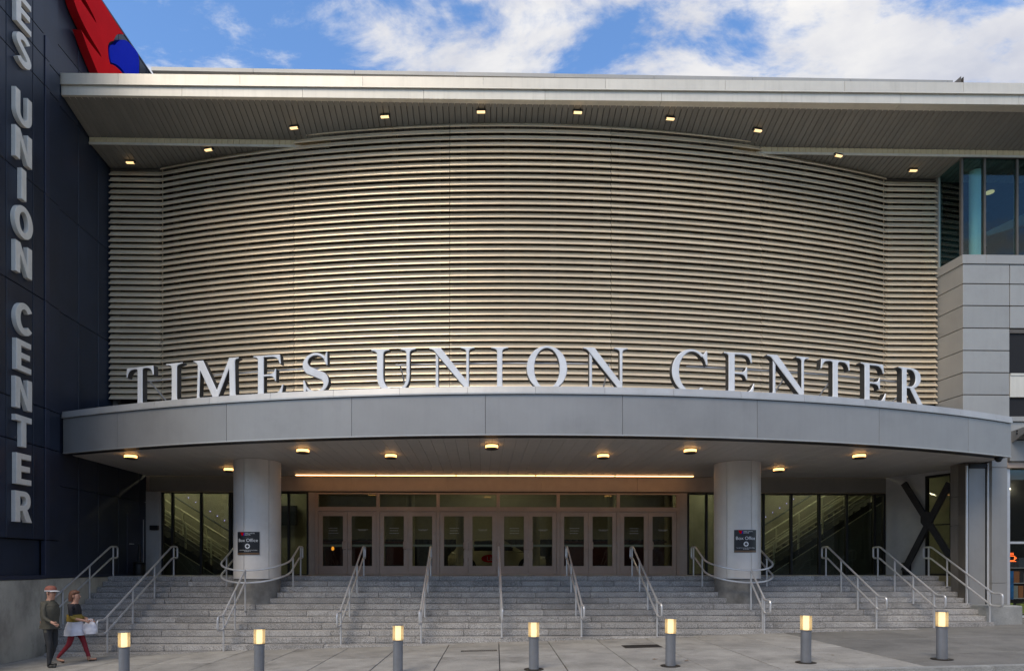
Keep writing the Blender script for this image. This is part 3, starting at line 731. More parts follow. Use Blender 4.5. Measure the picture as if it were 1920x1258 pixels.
# --- bold sans letters of the pylon
def ell(cx, cy, a, b, t0, t1, n):
    return [(cx+a*math.cos(t0+(t1-t0)*i/n), cy+b*math.sin(t0+(t1-t0)*i/n)) for i in range(n+1)]
R_ = math.radians
def stroke(pts, ws):
    P_ = [Vector((p[0], p[1])) for p in pts]; L = []; Rr = []
    for i, p in enumerate(P_):
        d_ = (P_[min(i+1, len(P_)-1)]-P_[max(i-1, 0)]).normalized(); nn_ = Vector((-d_.y, d_.x)); w_ = ws[i] if isinstance(ws, list) else ws
        L.append(p+nn_*w_/2); Rr.append(p-nn_*w_/2)
    return [(v.x, v.y) for v in L]+[(v.x, v.y) for v in reversed(Rr)]
def spine_s(x0, x1, ov=0.0):
    c = (x0+x1)/2; a = (x1-x0)/2
    up = ell(c, 0.735, a, 0.265-ov, R_(28), R_(238), 16); lo = ell(c, 0.265, a, 0.265-ov, R_(58), R_(-152), 16)
    return up[:-1]+lo[1:]
st_ = 0.215
SANS = {
 'I': ([[[(0, 0), (.22, 0), (.22, 1), (0, 1)]]], .22),
 'T': ([[[(.25, 0), (.47, 0), (.47, .81), (.72, .81), (.72, 1), (0, 1), (0, .81), (.25, .81)]]], .72),
 'E': ([[[(0, 0), (.68, 0), (.68, .18), (.22, .18), (.22, .42), (.62, .42), (.62, .60), (.22, .60), (.22, .82), (.67, .82), (.67, 1), (0, 1)]]], .68),
 'N': ([[[(0, 0), (.21, 0), (.21, .64), (.54, 0), (.75, 0), (.75, 1), (.54, 1), (.54, .36), (.21, 1), (0, 1)]]], .75),
 'U': ([[[(0, 1), (0, .36)]+ell(.37, .36, .37, .38, R_(180), R_(360), 18)[1:]+[(.74, 1), (.53, 1), (.53, .36)]+ell(.37, .36, .16, .20, R_(0), R_(-180), 14)[1:]+[(.21, 1)]]], .74),
 'O': ([[ell(.42, .5, .42, .52, 0, 2*PI, 36)[:-1], ell(.42, .5, .2, .33, 0, 2*PI, 30)[:-1]]], .84),
 'C': ([[ell(.42, .5, .42, .52, R_(38), R_(322), 30)+ell(.42, .5, .2, .32, R_(318), R_(42), 26)]], .75),
 'S': ([[stroke(spine_s(.10, .58, .085), .2)]], .68),
 'R': ([[[(0, 0), (.21, 0), (.21, .36), (.33, .36), (.50, 0), (.75, 0), (.53, .41)]+bez((.53, .41), (.76, .5), (.76, 1.0), (.40, 1), 12)+[(0, 1)],
         [(.21, .53), (.36, .53)]+bez((.36, .53), (.54, .53), (.54, .83), (.36, .83), 10)+[(.21, .83)]]], .75),
}
PSIGN = empty('vertical_letter_sign', (-11.35, 16.05, 3.0))
tag(PSIGN, 'vertical column of grey block letters reading TIMES UNION CENTER on the navy wall', 'sign')
caph = 0.758; yc = 16.03
for ch, zt in (('R', 3.866), ('E', 4.79), ('T', 5.716), ('N', 6.64), ('E', 7.566), ('C', 8.49), ('N', 9.94), ('O', 10.865), ('I', 11.79), ('N', 12.715), ('U', 13.64), ('S', 15.09), ('E', 16.015)):
    gl_, wd = SANS[ch]; ms = [loops_mesh(lp, 0.1, 0.006) for lp in gl_]
    me = join_meshes(ms, 'letter', [M['pylon_letter']])
    remap(me, lambda co: Vector((-11.34+co.z, yc+(co.x-wd/2)*caph, zt-caph+co.y*caph)))
    o = link('letter', me); o.parent = PSIGN; o.matrix_parent_inverse = Matrix.Translation(-PSIGN.location)
    q = MB()
    for dy, dz in ((-wd*caph*.3, -0.15), (-wd*caph*.3, -0.55)): q.box(-11.41, -11.385, yc+dy, yc+dy+0.02, zt+dz, zt+dz+0.02)
    o2 = q.build('standoff', M['lamp_metal']); o2.parent = o

# --- red and blue emblem high on the blue wall
def ep(zx, zy, X):              # enlarged-detail coordinates to the wall plane
    p = at_x(100+zx/7.8625, zy/7.8625, X); return p
EMB = empty('wall_emblem', (-11.4, 19.5, 15.6)); tag(EMB, 'large red and blue emblem standing off the top of the navy wall', 'emblem')
def smooth_loop(lp, n=5):
    o = []; L = len(lp)
    def sharp(i):
        a = Vector(lp[i])-Vector(lp[i-1]); b = Vector(lp[(i+1) % L])-Vector(lp[i]); return a.length < 1e-6 or b.length < 1e-6 or a.angle(b) > 0.75
    S_ = [sharp(i) for i in range(L)]
    for i in range(L):
        p1, p2 = Vector(lp[i]), Vector(lp[(i+1) % L])
        p0 = p1*2-p2 if S_[i] else Vector(lp[i-1]); p3 = p2*2-p1 if S_[(i+1) % L] else Vector(lp[(i+2) % L])
        for k in range(n):
            t = k/n; q = (p1*2+(p2-p0)*t+(p0*2-p1*5+p2*4-p3)*t*t+(p1*3-p0-p2*3+p3)*t**3)*0.5; o.append((q.x, q.y))
    return o
def emb(name, loops, X, th, m_face, m_side, ztop=19.06, extend=None):
    lp2 = []
    for lp in loops:
        q = []
        for zx, zy in smooth_loop(lp):
            p = ep(zx, zy, X); q.append((p.y, min(p.z, ztop)))
        lp2.append(q)
    me = loops_mesh(lp2, th, 0.0); remap(me, lambda co: Vector((X-th/2+co.z, co.x, co.y)))
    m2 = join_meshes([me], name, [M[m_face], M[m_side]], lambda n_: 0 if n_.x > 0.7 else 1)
    o = link(name, m2); o.parent = EMB; o.matrix_parent_inverse = Matrix.Translation(-EMB.location); return o
red = [(190, -330), (235, -190), (300, 0), (345, 135), (400, 265), (480, 430), (575, 600), (680, 775), (716, 860), (600, 715), (500, 580), (405, 440), (445, 540), (505, 710), (570, 870), (660, 1085), (740, 1250), (1130, 1250), (1020, 1085), (960, 1020), (900, 972), (838, 950), (815, 850), (806, 740), (812, 660), (840, 620), (885, 607), (930, 525), (985, 502), (1040, 514), (880, 270), (705, 0), (560, -225), (480, -330)]
slit = [(405, 0), (520, 175), (638, 355), (600, 250), (470, 0), (400, -120), (352, -120)]
emb('red_wing', [red, slit], -11.22, 0.24, 'red_paint', 'red_side_shade')
blue = [(830, 680), (868, 664), (905, 672), (960, 612), (1020, 592), (1075, 604), (1140, 660), (1258, 832), (1258, 1250), (1160, 1250), (1055, 1085), (1000, 1012), (930, 955), (850, 925), (828, 820), (822, 740)]
emb('blue_shape', [blue], -11.34, 0.12, 'blue_paint', 'blue_paint')

# ------------------------------------------------------------------ serif letters on the canopy
def mir(pts): return pts+[(-x, y) for x, y in reversed(pts)]
SERIF = {}
Tt = mir([(.405, 1.0), (.42, .76), (.385, .76)]+bez((.385, .76), (.36, .90), (.31, .945), (.20, .952), 6)+bez((.20, .952), (.12, .955), (.078, .955), (.076, .90), 4)+[(.076, .12)]+bez((.076, .12), (.08, .05), (.10, .04), (.19, .03), 4)+[(.19, 0)])
SERIF['T'] = ([[[(x+.42, y) for x, y in Tt]]], .84)
Ii = [(0, 1), (.48, 1), (.48, .97)]+bez((.48, .97), (.36, .955), (.318, .94), (.316, .87), 5)+[(.316, .13)]+bez((.316, .13), (.318, .06), (.36, .045), (.48, .03), 5)+[(.48, 0), (0, 0), (0, .03)]+bez((0, .03), (.12, .045), (.162, .06), (.164, .13), 5)+[(.164, .87)]+bez((.164, .87), (.162, .94), (.12, .955), (0, .97), 5)
SERIF['I'] = ([[Ii]], .48)
Ee = [(0, 0), (0, .03)]+bez((0, .03), (.09, .045), (.11, .05), (.112, .12), 4)+[(.112, .88)]+bez((.112, .88), (.11, .95), (.09, .955), (0, .97), 4)+[(0, 1), (.66, 1), (.685, .77), (.65, .77)]+bez((.65, .77), (.62, .90), (.57, .945), (.45, .95), 5)+[(.262, .95), (.262, .535), (.40, .535)]+bez((.40, .535), (.49, .54), (.52, .58), (.535, .66), 4)+[(.565, .66), (.565, .36), (.535, .36)]+bez((.535, .36), (.52, .44), (.49, .48), (.40, .485), 4)+[(.262, .485), (.262, .05), (.48, .05)]+bez((.48, .05), (.62, .06), (.66, .13), (.71, .27), 5)+[(.745, .27), (.70, 0)]
SERIF['E'] = ([[Ee]], .74)
SERIF['N'] = ([[[(.155, .86), (.225, .77), (.225, .12)]+bez((.225, .12), (.23, .06), (.26, .045), (.34, .03), 4)+[(.34, 0), (.04, 0), (.04, .03)]+bez((.04, .03), (.12, .045), (.15, .06), (.155, .12), 4)],
               [[(0, 1), (.28, 1), (.985, .14), (.985, -.03), (.945, -.03), (.155, .875)]+bez((.155, .875), (.12, .93), (.09, .955), (0, .97), 4)],
               [[(.915, .2), (.985, .12), (.985, .88)]+bez((.985, .88), (.99, .94), (1.02, .955), (1.12, .97), 4)+[(1.12, 1), (.78, 1), (.78, .97)]+bez((.78, .97), (.88, .955), (.91, .94), (.915, .88), 4)]], 1.12)
SERIF['M'] = ([[[(.135, .88), (.20, .76), (.178, .12)]+bez((.178, .12), (.18, .06), (.21, .045), (.28, .03), 4)+[(.28, 0), (0, 0), (0, .03)]+bez((0, .03), (.08, .045), (.105, .06), (.11, .12), 4)],
               [[(.02, 1), (.28, 1), (.665, .20), (.63, -.02), (.575, -.02), (.145, .87)]+bez((.145, .87), (.12, .93), (.09, .96), (.02, .97), 4)],
               [[(.60, .0), (.655, -.01), (1.0, .80), (1.0, .99), (.965, .99), (.61, .15)]],
               [[(.965, 1), (1.22, 1), (1.22, .97)]+bez((1.22, .97), (1.15, .955), (1.125, .94), (1.125, .88), 4)+[(1.14, .12)]+bez((1.14, .12), (1.145, .06), (1.17, .045), (1.25, .03), 4)+[(1.25, 0), (.88, 0), (.88, .03)]+bez((.88, .03), (.96, .045), (.985, .06), (.985, .12), 4)+[(.97, .85)]]], 1.25)
Uu = [(0, 1), (0, .97)]+bez((0, .97), (.10, .955), (.135, .94), (.137, .87), 4)+[(.137, .36)]+bez((.137, .36), (.137, .10), (.30, -.02), (.54, -.02), 10)+bez((.54, -.02), (.80, -.02), (.94, .10), (.94, .38), 10)+[(.94, .87)]+bez((.94, .87), (.945, .94), (.98, .955), (1.08, .97), 4)+[(1.08, 1), (.72, 1), (.72, .97)]+bez((.72, .97), (.82, .955), (.855, .94), (.857, .87), 4)+[(.857, .38)]+bez((.857, .38), (.857, .15), (.76, .065), (.58, .065), 9)+bez((.58, .065), (.40, .065), (.297, .16), (.297, .38), 9)+[(.297, .87)]+bez((.297, .87), (.30, .94), (.34, .955), (.44, .97), 4)+[(.44, 1)]
SERIF['U'] = ([[Uu]], 1.08)
SERIF['O'] = ([[ell(.52, .5, .52, .525, 0, 2*PI, 44)[:-1], ell(.52, .5, .325, .47, 0, 2*PI, 40)[:-1]]], 1.04)
SERIF['C'] = ([[ell(.5, .5, .5, .525, R_(46), R_(312), 34)+ell(.53, .5, .345, .468, R_(308), R_(48), 30)],
               [[(.80, .90), (.885, 1.0), (.915, 1.0), (.925, .66), (.885, .66)]+bez((.885, .66), (.87, .74), (.83, .82), (.76, .885), 4)]], .93)
sp_ = spine_s(.085, .60, .045); wS = []
for i in range(len(sp_)):
    t = i/(len(sp_)-1); wS.append(0.055+0.115*math.exp(-((t-.5)/.16)**2)+0.02*math.exp(-((t-.5)/.4)**2))
SERIF['S'] = ([[stroke(sp_, wS)], [[(.555, .80), (.60, .98), (.635, 1.0), (.645, .68), (.61, .68)]], [[(.03, .34), (.065, .34), (.13, .17), (.09, .03), (.045, 0.0)]]], .68)
Rr = [(0, 0), (0, .03)]+bez((0, .03), (.09, .045), (.11, .05), (.112, .12), 4)+[(.112, .88)]+bez((.112, .88), (.11, .95), (.09, .955), (0, .97), 4)+[(0, 1), (.40, 1)]+bez((.40, 1), (.66, 1), (.72, .86), (.72, .75), 8)+bez((.72, .75), (.72, .62), (.63, .53), (.50, .49), 6)+[(.60, .35), (.76, .11)]+bez((.76, .11), (.80, .05), (.84, .04), (.90, .03), 4)+[(.90, 0), (.66, 0), (.36, .47), (.262, .47), (.262, .12)]+bez((.262, .12), (.265, .06), (.30, .045), (.37, .03), 4)+[(.37, 0)]
SERIF['R'] = ([[Rr, [(.262, .95), (.38, .95)]+bez((.38, .95), (.60, .94), (.60, .53), (.37, .52), 12)+[(.262, .52)]]], .90)
CS = empty('canopy_letter_sign', (1.7, 15.5, 6.25)); tag(CS, 'row of big grey serif letters reading TIMES UNION CENTER on the canopy edge', 'sign')
def CSc(o): o.parent = CS; o.matrix_parent_inverse = Matrix.Translation(-CS.location); return o
LET = [('T', 267, 59), ('I', 331, 38), ('M', 409, 92), ('E', 506, 62), ('S', 594, 54), ('U', 739, 86), ('N', 848, 88), ('I', 937, 36), ('O', 1025, 80), ('N', 1134, 88),
       ('C', 1291, 72), ('E', 1383, 62), ('N', 1474, 84), ('T', 1562, 60), ('E', 1633, 58), ('R', 1706, 60)]
OFF = 0.34; LH = 1.02
brk = []
for ch, pxc, wpx in LET:
    y = 15.3
    for _ in range(12):
        x = at_y(pxc, 700, y).x; y = carc(x, OFF)[1]
    a = math.asin((x-CMX)/CR)
    gl_, wd = SERIF[ch]
    # width in metres from the picture, corrected for the turn of the letter
    Dd = y; wm = (wpx-4)*Dd/1200/max(0.75, math.cos(a)+math.sin(a)*(pxc-903)/1200*-1)
    sx = min(1.1, max(0.72, wm/wd))
    ms = []
    for i, lp in enumerate(gl_):
        m_ = loops_mesh(lp, 0.15, 0.012); remap(m_, lambda co: Vector((co.x, co.y, co.z+0.003*i))); ms.append(m_)
    me = join_meshes(ms, 'letter', [M['letter_face'], M['letter_side_shade']], lambda n_: 0 if n_.z > 0.35 else 1)
    ca, sa = math.cos(a), math.sin(a)
    def f(co):
        u = (co.x-wd/2)*sx; h = co.y*LH; o_ = -co.z
        return Vector((x+u*ca-o_*sa*1.0, y+u*sa+o_*ca, 6.235+h))
    remap(me, f); CSc(link('letter', me))
    brk.append((x, y, a))
q = MB()                        # tie rail and raking struts behind the letters
for grp in ((0, 5), (5, 10), (10, 16)):
    pts = [(brk[i][0]-0.14*math.sin(brk[i][2]), brk[i][1]+0.14*math.cos(brk[i][2]), 6.93) for i in range(*grp)]
    q.tube(pts, 0.018, 6)
CSc(q.build('tie_rail', M['rail']))
for i in (0, 2, 5, 9, 12, 13, 15):
    x, y, a = brk[i]; q = MB(); q.tube([(x-0.1*math.sin(a)+.12, y+0.1*math.cos(a), 6.92), (x-1.0*math.sin(a)+.12, y+0.95*math.cos(a), 6.3)], 0.02, 6); CSc(q.build('strut', M['rail']))

# ------------------------------------------------------------------ round columns with signs
COLS = []
for side, xc, yc_ in (('left', -6.66, 19.15), ('right', 7.70, 19.15)):
    t = empty('round_column', (xc, yc_, 0.7)); r_ = 0.665
    lab = 'thick round grey clad column standing in the steps left of the doors' if side == 'left' else 'thick round grey clad column standing in the steps right of the doors'
    tag(t, lab, 'column', 'round canopy columns')
    seams = (-104, -43, 16, 76, 136, 196) if side == 'left' else (-137, -76, -16, 44, 104, 164)
    for s0, s1 in zip(seams, list(seams[1:])+[seams[0]+360]):
        b = MB(); a0, a1 = R_(s0)+0.010, R_(s1)-0.010; n_ = 12; rings = []
        for i in range(n_+1):
            a = a0+(a1-a0)*i/n_; rings.append([(r_*math.cos(a), r_*math.sin(a), .96), ((r_-.03)*math.cos(a), (r_-.03)*math.sin(a), .96), ((r_-.03)*math.cos(a), (r_-.03)*math.sin(a), 4.405), (r_*math.cos(a), r_*math.sin(a), 4.405)])
        b.sweep(rings); b.build('clad_panel', M['column_panel'], t, smooth=True)
    b = MB(); b.lathe([(r_-.035, .9), (r_-.035, 4.41)], n=32); b.build('core', M['joint'], t, smooth=True)
    b = MB(); b.lathe([(r_-.02, -.6), (r_-.02, .94), (r_-.05, .955), (0.3, .955)], n=36); b.build('concrete_base', M['column_base'], t, smooth=True)
    # curved sign plate
    pc = 464.5 if side == 'left' else 1398.5; py = 1018 if side == 'left' else 1014
    best = None
    for i in range(720):
        a = 2*PI*i/720; p = Vector((xc+r_*math.cos(a), yc_+r_*math.sin(a)))
        rr = p-Vector((0, 0)); dirc = ray(pc, py); e = abs(p.x/p.y-dirc.x/dirc.y)
        if math.sin(a) < 0 and (best is None or e < best[0]): best = (e, a, p)
    a_c = best[1]; zc = at_y(pc, py, best[2].y).z; W_, H_ = 0.66, 0.655; rs = r_+0.012
    S_ = empty('box_office_sign', (xc, yc_, zc)); sid = 'left' if side == 'left' else 'right'
    tag(S_, 'black square Box Office sign fixed to the %s round column' % sid, 'sign', 'box office signs on the columns')
    def onp(u, v, d_=0.0): a = a_c+u/rs; return Vector(((rs+d_)*math.cos(a), (rs+d_)*math.sin(a), v))
    def plate(name, u0, u1, v0, v1, d0, d1, m, n_=10):
        b = MB(); rings = []
        for i in range(n_+1):
            u = u0+(u1-u0)*i/n_; rings.append([onp(u, v0, d1), onp(u, v0, d0), onp(u, v1, d0), onp(u, v1, d1)])
        b.sweep(rings); return b.build(name, m, S_)
    plate('panel', -W_/2, W_/2, -H_/2, H_/2, 0.0, 0.012, M['sign_black'])
    plate('bottom_band', -W_/2+.004, W_/2-.004, -H_/2+.01, -H_/2+.055, 0.0125, 0.0145, M['sign_bronze'])
    def stick(me, name, m, u, v, d_=0.0135):
        remap(me, lambda co: onp(u+co.x, v+co.y, d_+co.z)); me.materials.clear(); me.materials.append(m); return link(name, me, None, S_)
    stick(text_mesh('Box Office', 0.132, 0.001), 'lettering', M['white_paint'], 0.0, 0.042)
    stick(text_mesh('Located around the side of the building', 0.0335, 0.001), 'lettering', M['white_paint'], 0, -0.205)
    stick(text_mesh('on Market St', 0.0335, 0.001), 'lettering', M['white_paint'], 0, -0.24)
    stick(text_mesh('TIMES UNION', 0.046, 0.001, 'LEFT'), 'lettering', M['white_paint'], -0.085, 0.268)
    stick(text_mesh('CENTER', 0.046, 0.001, 'LEFT'), 'lettering', M['white_paint'], -0.085, 0.226)
    stick(loops_mesh([ell(0, 0, .072, .072, 0, 2*PI, 28)[:-1]], 0.002), 'arrow_disc', M['white_paint'], 0, -0.085)
    stick(loops_mesh([[(-.05, 0), (-.005, .045), (.015, .045), (-.015, .012), (.048, .012), (.048, -.012), (-.015, -.012), (.015, -.045), (-.005, -.045)]], 0.002), 'arrow', M['sign_black'], 0, -0.085, 0.0165)
    stick(loops_mesh([[(-.10, .05), (-.055, .05), (-.04, .02), (-.02, .05), (0, .05), (-.005, .01), (.0, -.02), (-.03, -.05), (-.06, -.045), (-.08, 0)]], 0.002), 'red_mark', M['red_paint'], -0.112, 0.265)
    stick(loops_mesh([[(.005, .01), (.02, .03), (.032, .03), (.032, -.045), (.012, -.045), (.003, -.02)]], 0.002), 'blue_mark', M['blue_paint'], -0.122, 0.262)
    COLS.append((xc, yc_, r_))

# ------------------------------------------------------------------ handrails
SL = RI/TR
def rail_object(name, label, group, tubes, posts, loc):
    t = empty(name, loc); tag(t, label, 'handrail', group); L_ = Vector(loc)
    for pts, closed in tubes:
        b = MB(); b.tube([Vector(p)-L_ for p in pts], 0.027, 8, closed); b.build('rail', M['rail'], t, smooth=True)
    me = {}
    for (x, y, z0, z1) in posts:
        b = MB(); b.tube([Vector((x, y, z0))-L_, Vector((x, y, z1))-L_], 0.024, 8); b.lathe([(0.022, 0), (0.045, 0.0), (0.045, 0.008), (0.022, 0.010)], Vector((x, y, z0))-L_, 10)
        b.build('post', M['rail'], t, smooth=True)
    return t
def tread_z(y):
    if y >= NY: return LZ
    k_ = math.ceil((NY-y)/TR-1e-6); return LZ-RI*k_
def straight_rail(x, label, xb=None):
    gz = ground(x); zt = LZ+0.91; zb = gz+0.91; yt = 20.0; yb = yt-(zt-zb)/SL
    loop = [(x, yt+0.36, zt), (x, yt, zt), (x, yb, zb), (x, yb-0.32, zb), (x, yb-0.32, zb-0.35), (x, yb+0.04, zb-0.35), (x, yt+0.04, zt-0.35), (x, yt+0.36, zt-0.35)]
    posts = []
    for f_ in (0.0, 0.33, 0.66, 1.0):
        y = (yt+0.12)*(1-f_)+(yb+0.12)*f_; z1 = zt if y > yt else zt-(yt-y)*SL
        posts.append((x, y, max(tread_z(y), ground(x))-0.01, z1-0.01))
    return rail_object('handrail', label, 'stair handrails', [(fillet(loop, 0.09, 4, True), True)], posts, (x, (yt+yb)/2, gz))
def rx(p): return at_y(p, 1023, 20.2).x
for p, lb in ((215, 'leftmost stair handrail beside the concrete plinth behind the walkers'), (328, 'second straight stair handrail from the left, before the left stair window'),
              (683, 'straight stair handrail in front of the leftmost pair of doors'), (808, 'straight stair handrail in front of the second pair of doors from the left'),
              (935, 'centre stair handrail seen edge on before the middle of the doors'), (1062, 'straight stair handrail in front of the fourth pair of doors from the left'),
              (1184, 'straight stair handrail in front of the fifth pair of doors from the left'), (1546, 'third stair handrail from the right, before the right stair window'),
              (1643, 'second stair handrail from the right, before the plain grey wall'), (1738, 'rightmost stair handrail ending at the pale concrete block')):
    straight_rail(rx(p), lb)
for (xc, yc_, r_), sd_ in zip(COLS, ('left', 'right')):
    q = 0.99; path = []
    def hz(y): return LZ+0.91-0.5*max(0.0, 20.0-y) if y > 19.15 else LZ+0.91-0.425-(0.30*(1-((y-(19.15-q))/q))**1.0 if True else 0)
    path += [(xc+q, 20.36), (xc+q, 20.0), (xc+q, 19.6)]
    for i in range(17): a = -PI*i/16; path.append((xc+q*math.cos(a), yc_+q*math.sin(a)))
    path += [(xc-q, 19.6), (xc-q, 20.0), (xc-q, 20.36)]
    top = [Vector((x, y, hz(y))) for x, y in path]; low = [v-Vector((0, 0, 0.35)) for v in top]
    yf = yc_-q; zf = hz(yf); gz = ground(xc); zb = gz+0.91; yb = 20.0-(LZ+0.91-zb)/SL
    stub = fillet([(xc, yf, zf), (xc, yf-0.03, zf), (xc, yb, zb), (xc, yb-0.32, zb), (xc, yb-0.32, zb-0.35), (xc, yb+0.04, zb-0.35), (xc, yf-0.03, zf-0.35), (xc, yf, zf-0.35)], 0.09, 4)
    ring = fillet(top+list(reversed(low)), 0.05, 2, True)
    posts = [(xc, yf, tread_z(yf), zf), (xc+q, 19.35, tread_z(19.35), hz(19.35)), (xc-q, 19.35, tread_z(19.35), hz(19.35)), (xc+q, 20.15, LZ, LZ+.9), (xc-q, 20.15, LZ, LZ+.9),
             (xc, yf-0.75, tread_z(yf-0.75), zf-(zf-zb)/(yf-yb)*0.75), (xc, yb+0.05, gz-0.01, zb)]
    rail_object('column_handrail', 'looped handrail wrapping the %s round column with a branch down the steps' % sd_, 'handrails round the columns', [(ring, True), (stub, False)], posts, (xc, yf, gz))

# ------------------------------------------------------------------ bollard lamps
for i in range(7):
    pxb = (233, 486, 746, 1001, 1257, 1511, 1766)[i]
    D_ = 12.43; a_ = (pxb-930)/1200; x = D_*(a_*cT+sT); y = D_*(cT-a_*sT); gz = ground(x)
    nth = ('leftmost', 'second from the left', 'third from the left', 'middle', 'third from the right', 'second from the right', 'rightmost')[i]
    t = empty('bollard_lamp', (x, y, gz)); tag(t, 'lit grey bollard lamp on the pavement, %s of the seven' % nth, 'bollard', 'bollard lamps along the pavement')
    H = 0.955; r_ = 0.107
    if i == 0:
        m1 = MB().lathe([(0.0, 0), (r_-.012, 0), (r_-.012, 0.62), (r_-.004, 0.625), (r_-.004, 0.64), (0.02, 0.64)], n=28).mesh('post', [M['bollard']], True)
        m2 = MB().lathe([(r_-.004, 0.641), (r_-.002, 0.642), (r_-.002, 0.922), (r_-.004, 0.923)], n=28).mesh('lens', [M['bollard_shell']], True)
        m3 = MB().lathe([(0.0, 0.921), (r_+.002, 0.922), (r_+.002, 0.935), (0.06, H-.006), (0.0, H)], n=28).mesh('cap', [M['bollard']], True)
        m4 = MB().lathe([(0.0, 0.004), (0.19, 0.004), (0.19, 0.012), (0.11, 0.016), (0, 0.016)], n=28).mesh('base_plate', [M['iron']], True)
        m5 = MB().lathe([(.055, 0.641), (.055, 0.920)], n=28).mesh('lens_core', [M['bollard_core']], True)
        m6 = MB()
        for a in (R_(40), R_(160), R_(280)): m6.tube([(0.09*math.cos(a), 0.09*math.sin(a), 0.64), (0.09*math.cos(a), 0.09*math.sin(a), 0.925)], 0.006, 5)
        m6 = m6.mesh('rod', [M['bollard']])
    for nm, me in (('post', m1), ('lens', m2), ('cap', m3), ('base_plate', m4), ('lamp_tube', m5)): link(nm, me, None, t)
    t.rotation_euler = (random.uniform(-.006, .006), random.uniform(-.008, .008), random.uniform(0, 6))

# ------------------------------------------------------------------ lamps under canopy and roof
for i, (px, py) in enumerate(((245, 852), (430, 877), (568, 841), (733, 851), (922, 833), (1131, 851), (1294, 841), (1460, 877), (1611, 851))):
    p = at_z(px, py, 5.112); t = empty('ceiling_lamp', (p.x, p.y, 5.111))
    wh = ('far left, near the navy wall', 'half hidden behind the left column', 'front row, just right of the left column', 'back row, left of centre', 'front row centre', 'back row, right of centre', 'front row, just left of the right column', 'just right of the right column', 'far right of the canopy')[i]
    tag(t, 'round glowing drum lamp on the canopy ceiling, '+wh, 'lamp', 'drum lamps under the canopy')
    if i == 0:
        d1 = MB().lathe([(0, 0), (0.17, 0), (0.17, -0.022), (0.15, -0.024), (0, -0.024)], n=24).mesh('backplate', [M['lamp_metal']], True)
        d2 = MB().lathe([(0.15, -0.025), (0.158, -0.03), (0.158, -0.10), (0.13, -0.105)], n=24).mesh('diffuser', [M['lamp_glow']], True)
        d3 = MB().lathe([(0.162, -0.095), (0.164, -0.125), (0.13, -0.128), (0.128, -0.108)], n=24).mesh('rim', [M['lamp_metal']], True)
        d4 = MB().lathe([(0.0, -0.112), (0.128, -0.112), (0.128, -0.108), (0, -0.108)], n=24).mesh('louvre_plate', [M['black_metal']], True)
    for nm, me in (('backplate', d1), ('diffuser', d2), ('rim', d3), ('louvre_plate', d4)): link(nm, me, None, t)
p0 = at_z(557, 890, 5.112); p1 = at_z(1305, 889, 5.112); yS = (p0.y+p1.y)/2
t = empty('strip_light', ((p0.x+p1.x)/2, yS, 5.111)); tag(t, 'long thin warm strip light on the ceiling in front of the doors', 'lamp')
for i in range(5):
    a = p0.x+(p1.x-p0.x)*i/5-t.location.x; c = p0.x+(p1.x-p0.x)*(i+1)/5-t.location.x
    q = MB(); q.box(a, c, -0.035, 0.035, -0.025, 0.0); q.build('housing', M['lamp_metal'], t)
    q = MB(); q.box(a+0.02, c-0.02, -0.028, 0.028, -0.05, -0.0255); q.build('tube', M['strip_glow'], t)
wl = (((245, 302)), (392, 278), (552, 237), (722, 216), (902, 207), (1083, 208), (1256, 220), (1420, 242), (1571, 289), (1711, 317))
for i, (px, py) in enumerate(wl):
    low_ = i in (0, 1, 8, 9)
    y = 19.55 if i in (0, 9) else (19.3 if low_ else 18.1)
    zz_ = 14.33
    for _ in range(20):
        zz_ = (14.375-(y-18.985)*0.0773) if low_ else (14.882-(y-17.74)*0.275)
        r0 = ray(px, py); y = r0.y*(zz_-EYE.z)/r0.z
    x = at_y(px, py, y).x; a = math.asin((x-SCX)/SR) if not i in (0, 9) else 0.0
    t = empty('wall_washer', (x, y, zz_-0.004), a); tag(t, 'small lit wall washer lamp under the roof overhang, number %d from the left of ten' % (i+1), 'lamp', 'wall washer lamps under the roof')
    t['label'] = 'small lit wall washer under the roof overhang, '+('leftmost', 'second from the left', 'third from the left', 'fourth from the left', 'fifth from the left', 'fifth from the right', 'fourth from the right', 'third from the right', 'second from the right', 'rightmost')[i]
    if i == 0:
        w1 = MB().cbox(-0.18, 0.18, -0.07, 0.07, -0.05, 0.0, 0.01).mesh('bracket', [M['black_metal']])
        w2 = MB(); w2.hull8([(-.15, -.075, -.17), (.15, -.075, -.17), (.15, .02, -.15), (-.15, .02, -.15)], [(-.15, -.055, -.055), (.15, -.055, -.055), (.15, .04, -.055), (-.15, .04, -.055)]); w2 = w2.mesh('housing', [M['lamp_metal']])
        w3 = MB(); w3.hull8([(-.145, -.082, -.172), (.145, -.082, -.172), (.145, .018, -.156), (-.145, .018, -.156)], [(-.145, -.080, -.10), (.145, -.080, -.10), (.145, -.0765, -.10), (-.145, -.0765, -.10)]); w3 = w3.mesh('lens', [M['wash_glow']])
    for nm, me in (('bracket', w1), ('housing', w2), ('lens', w3)): link(nm, me, None, t).scale = (.78, .72, .52)
# dome camera at the canopy's right end, call box by the left window
p = at_z(1881, 856, 5.1); q = MB(); q.lathe([(0, 0.0), (.1, 0.0), (.1, -.05), (.085, -.05), (.07, -.10), (.03, -.13), (0, -.135)], (0, 0, 0), 16)
tag(q.build('security_camera', M['black_metal'], loc=(p.x-0.05, p.y+0.1, 5.098)), 'small dark dome camera under the right end of the canopy', 'camera')
q = MB(); c = at_y(290, 989, DY-0.1); q.cbox(-.13, .13, -.1, 0.035, -.08, .08, .012); q.cbox(-.09, .0, -.115, -.1005, -.05, .05, .004)
tag(q.build('call_box', M['black_metal'], loc=(c.x, DY-0.1, c.z)), 'small black box on the grey wall left of the left stair window', 'wall box')

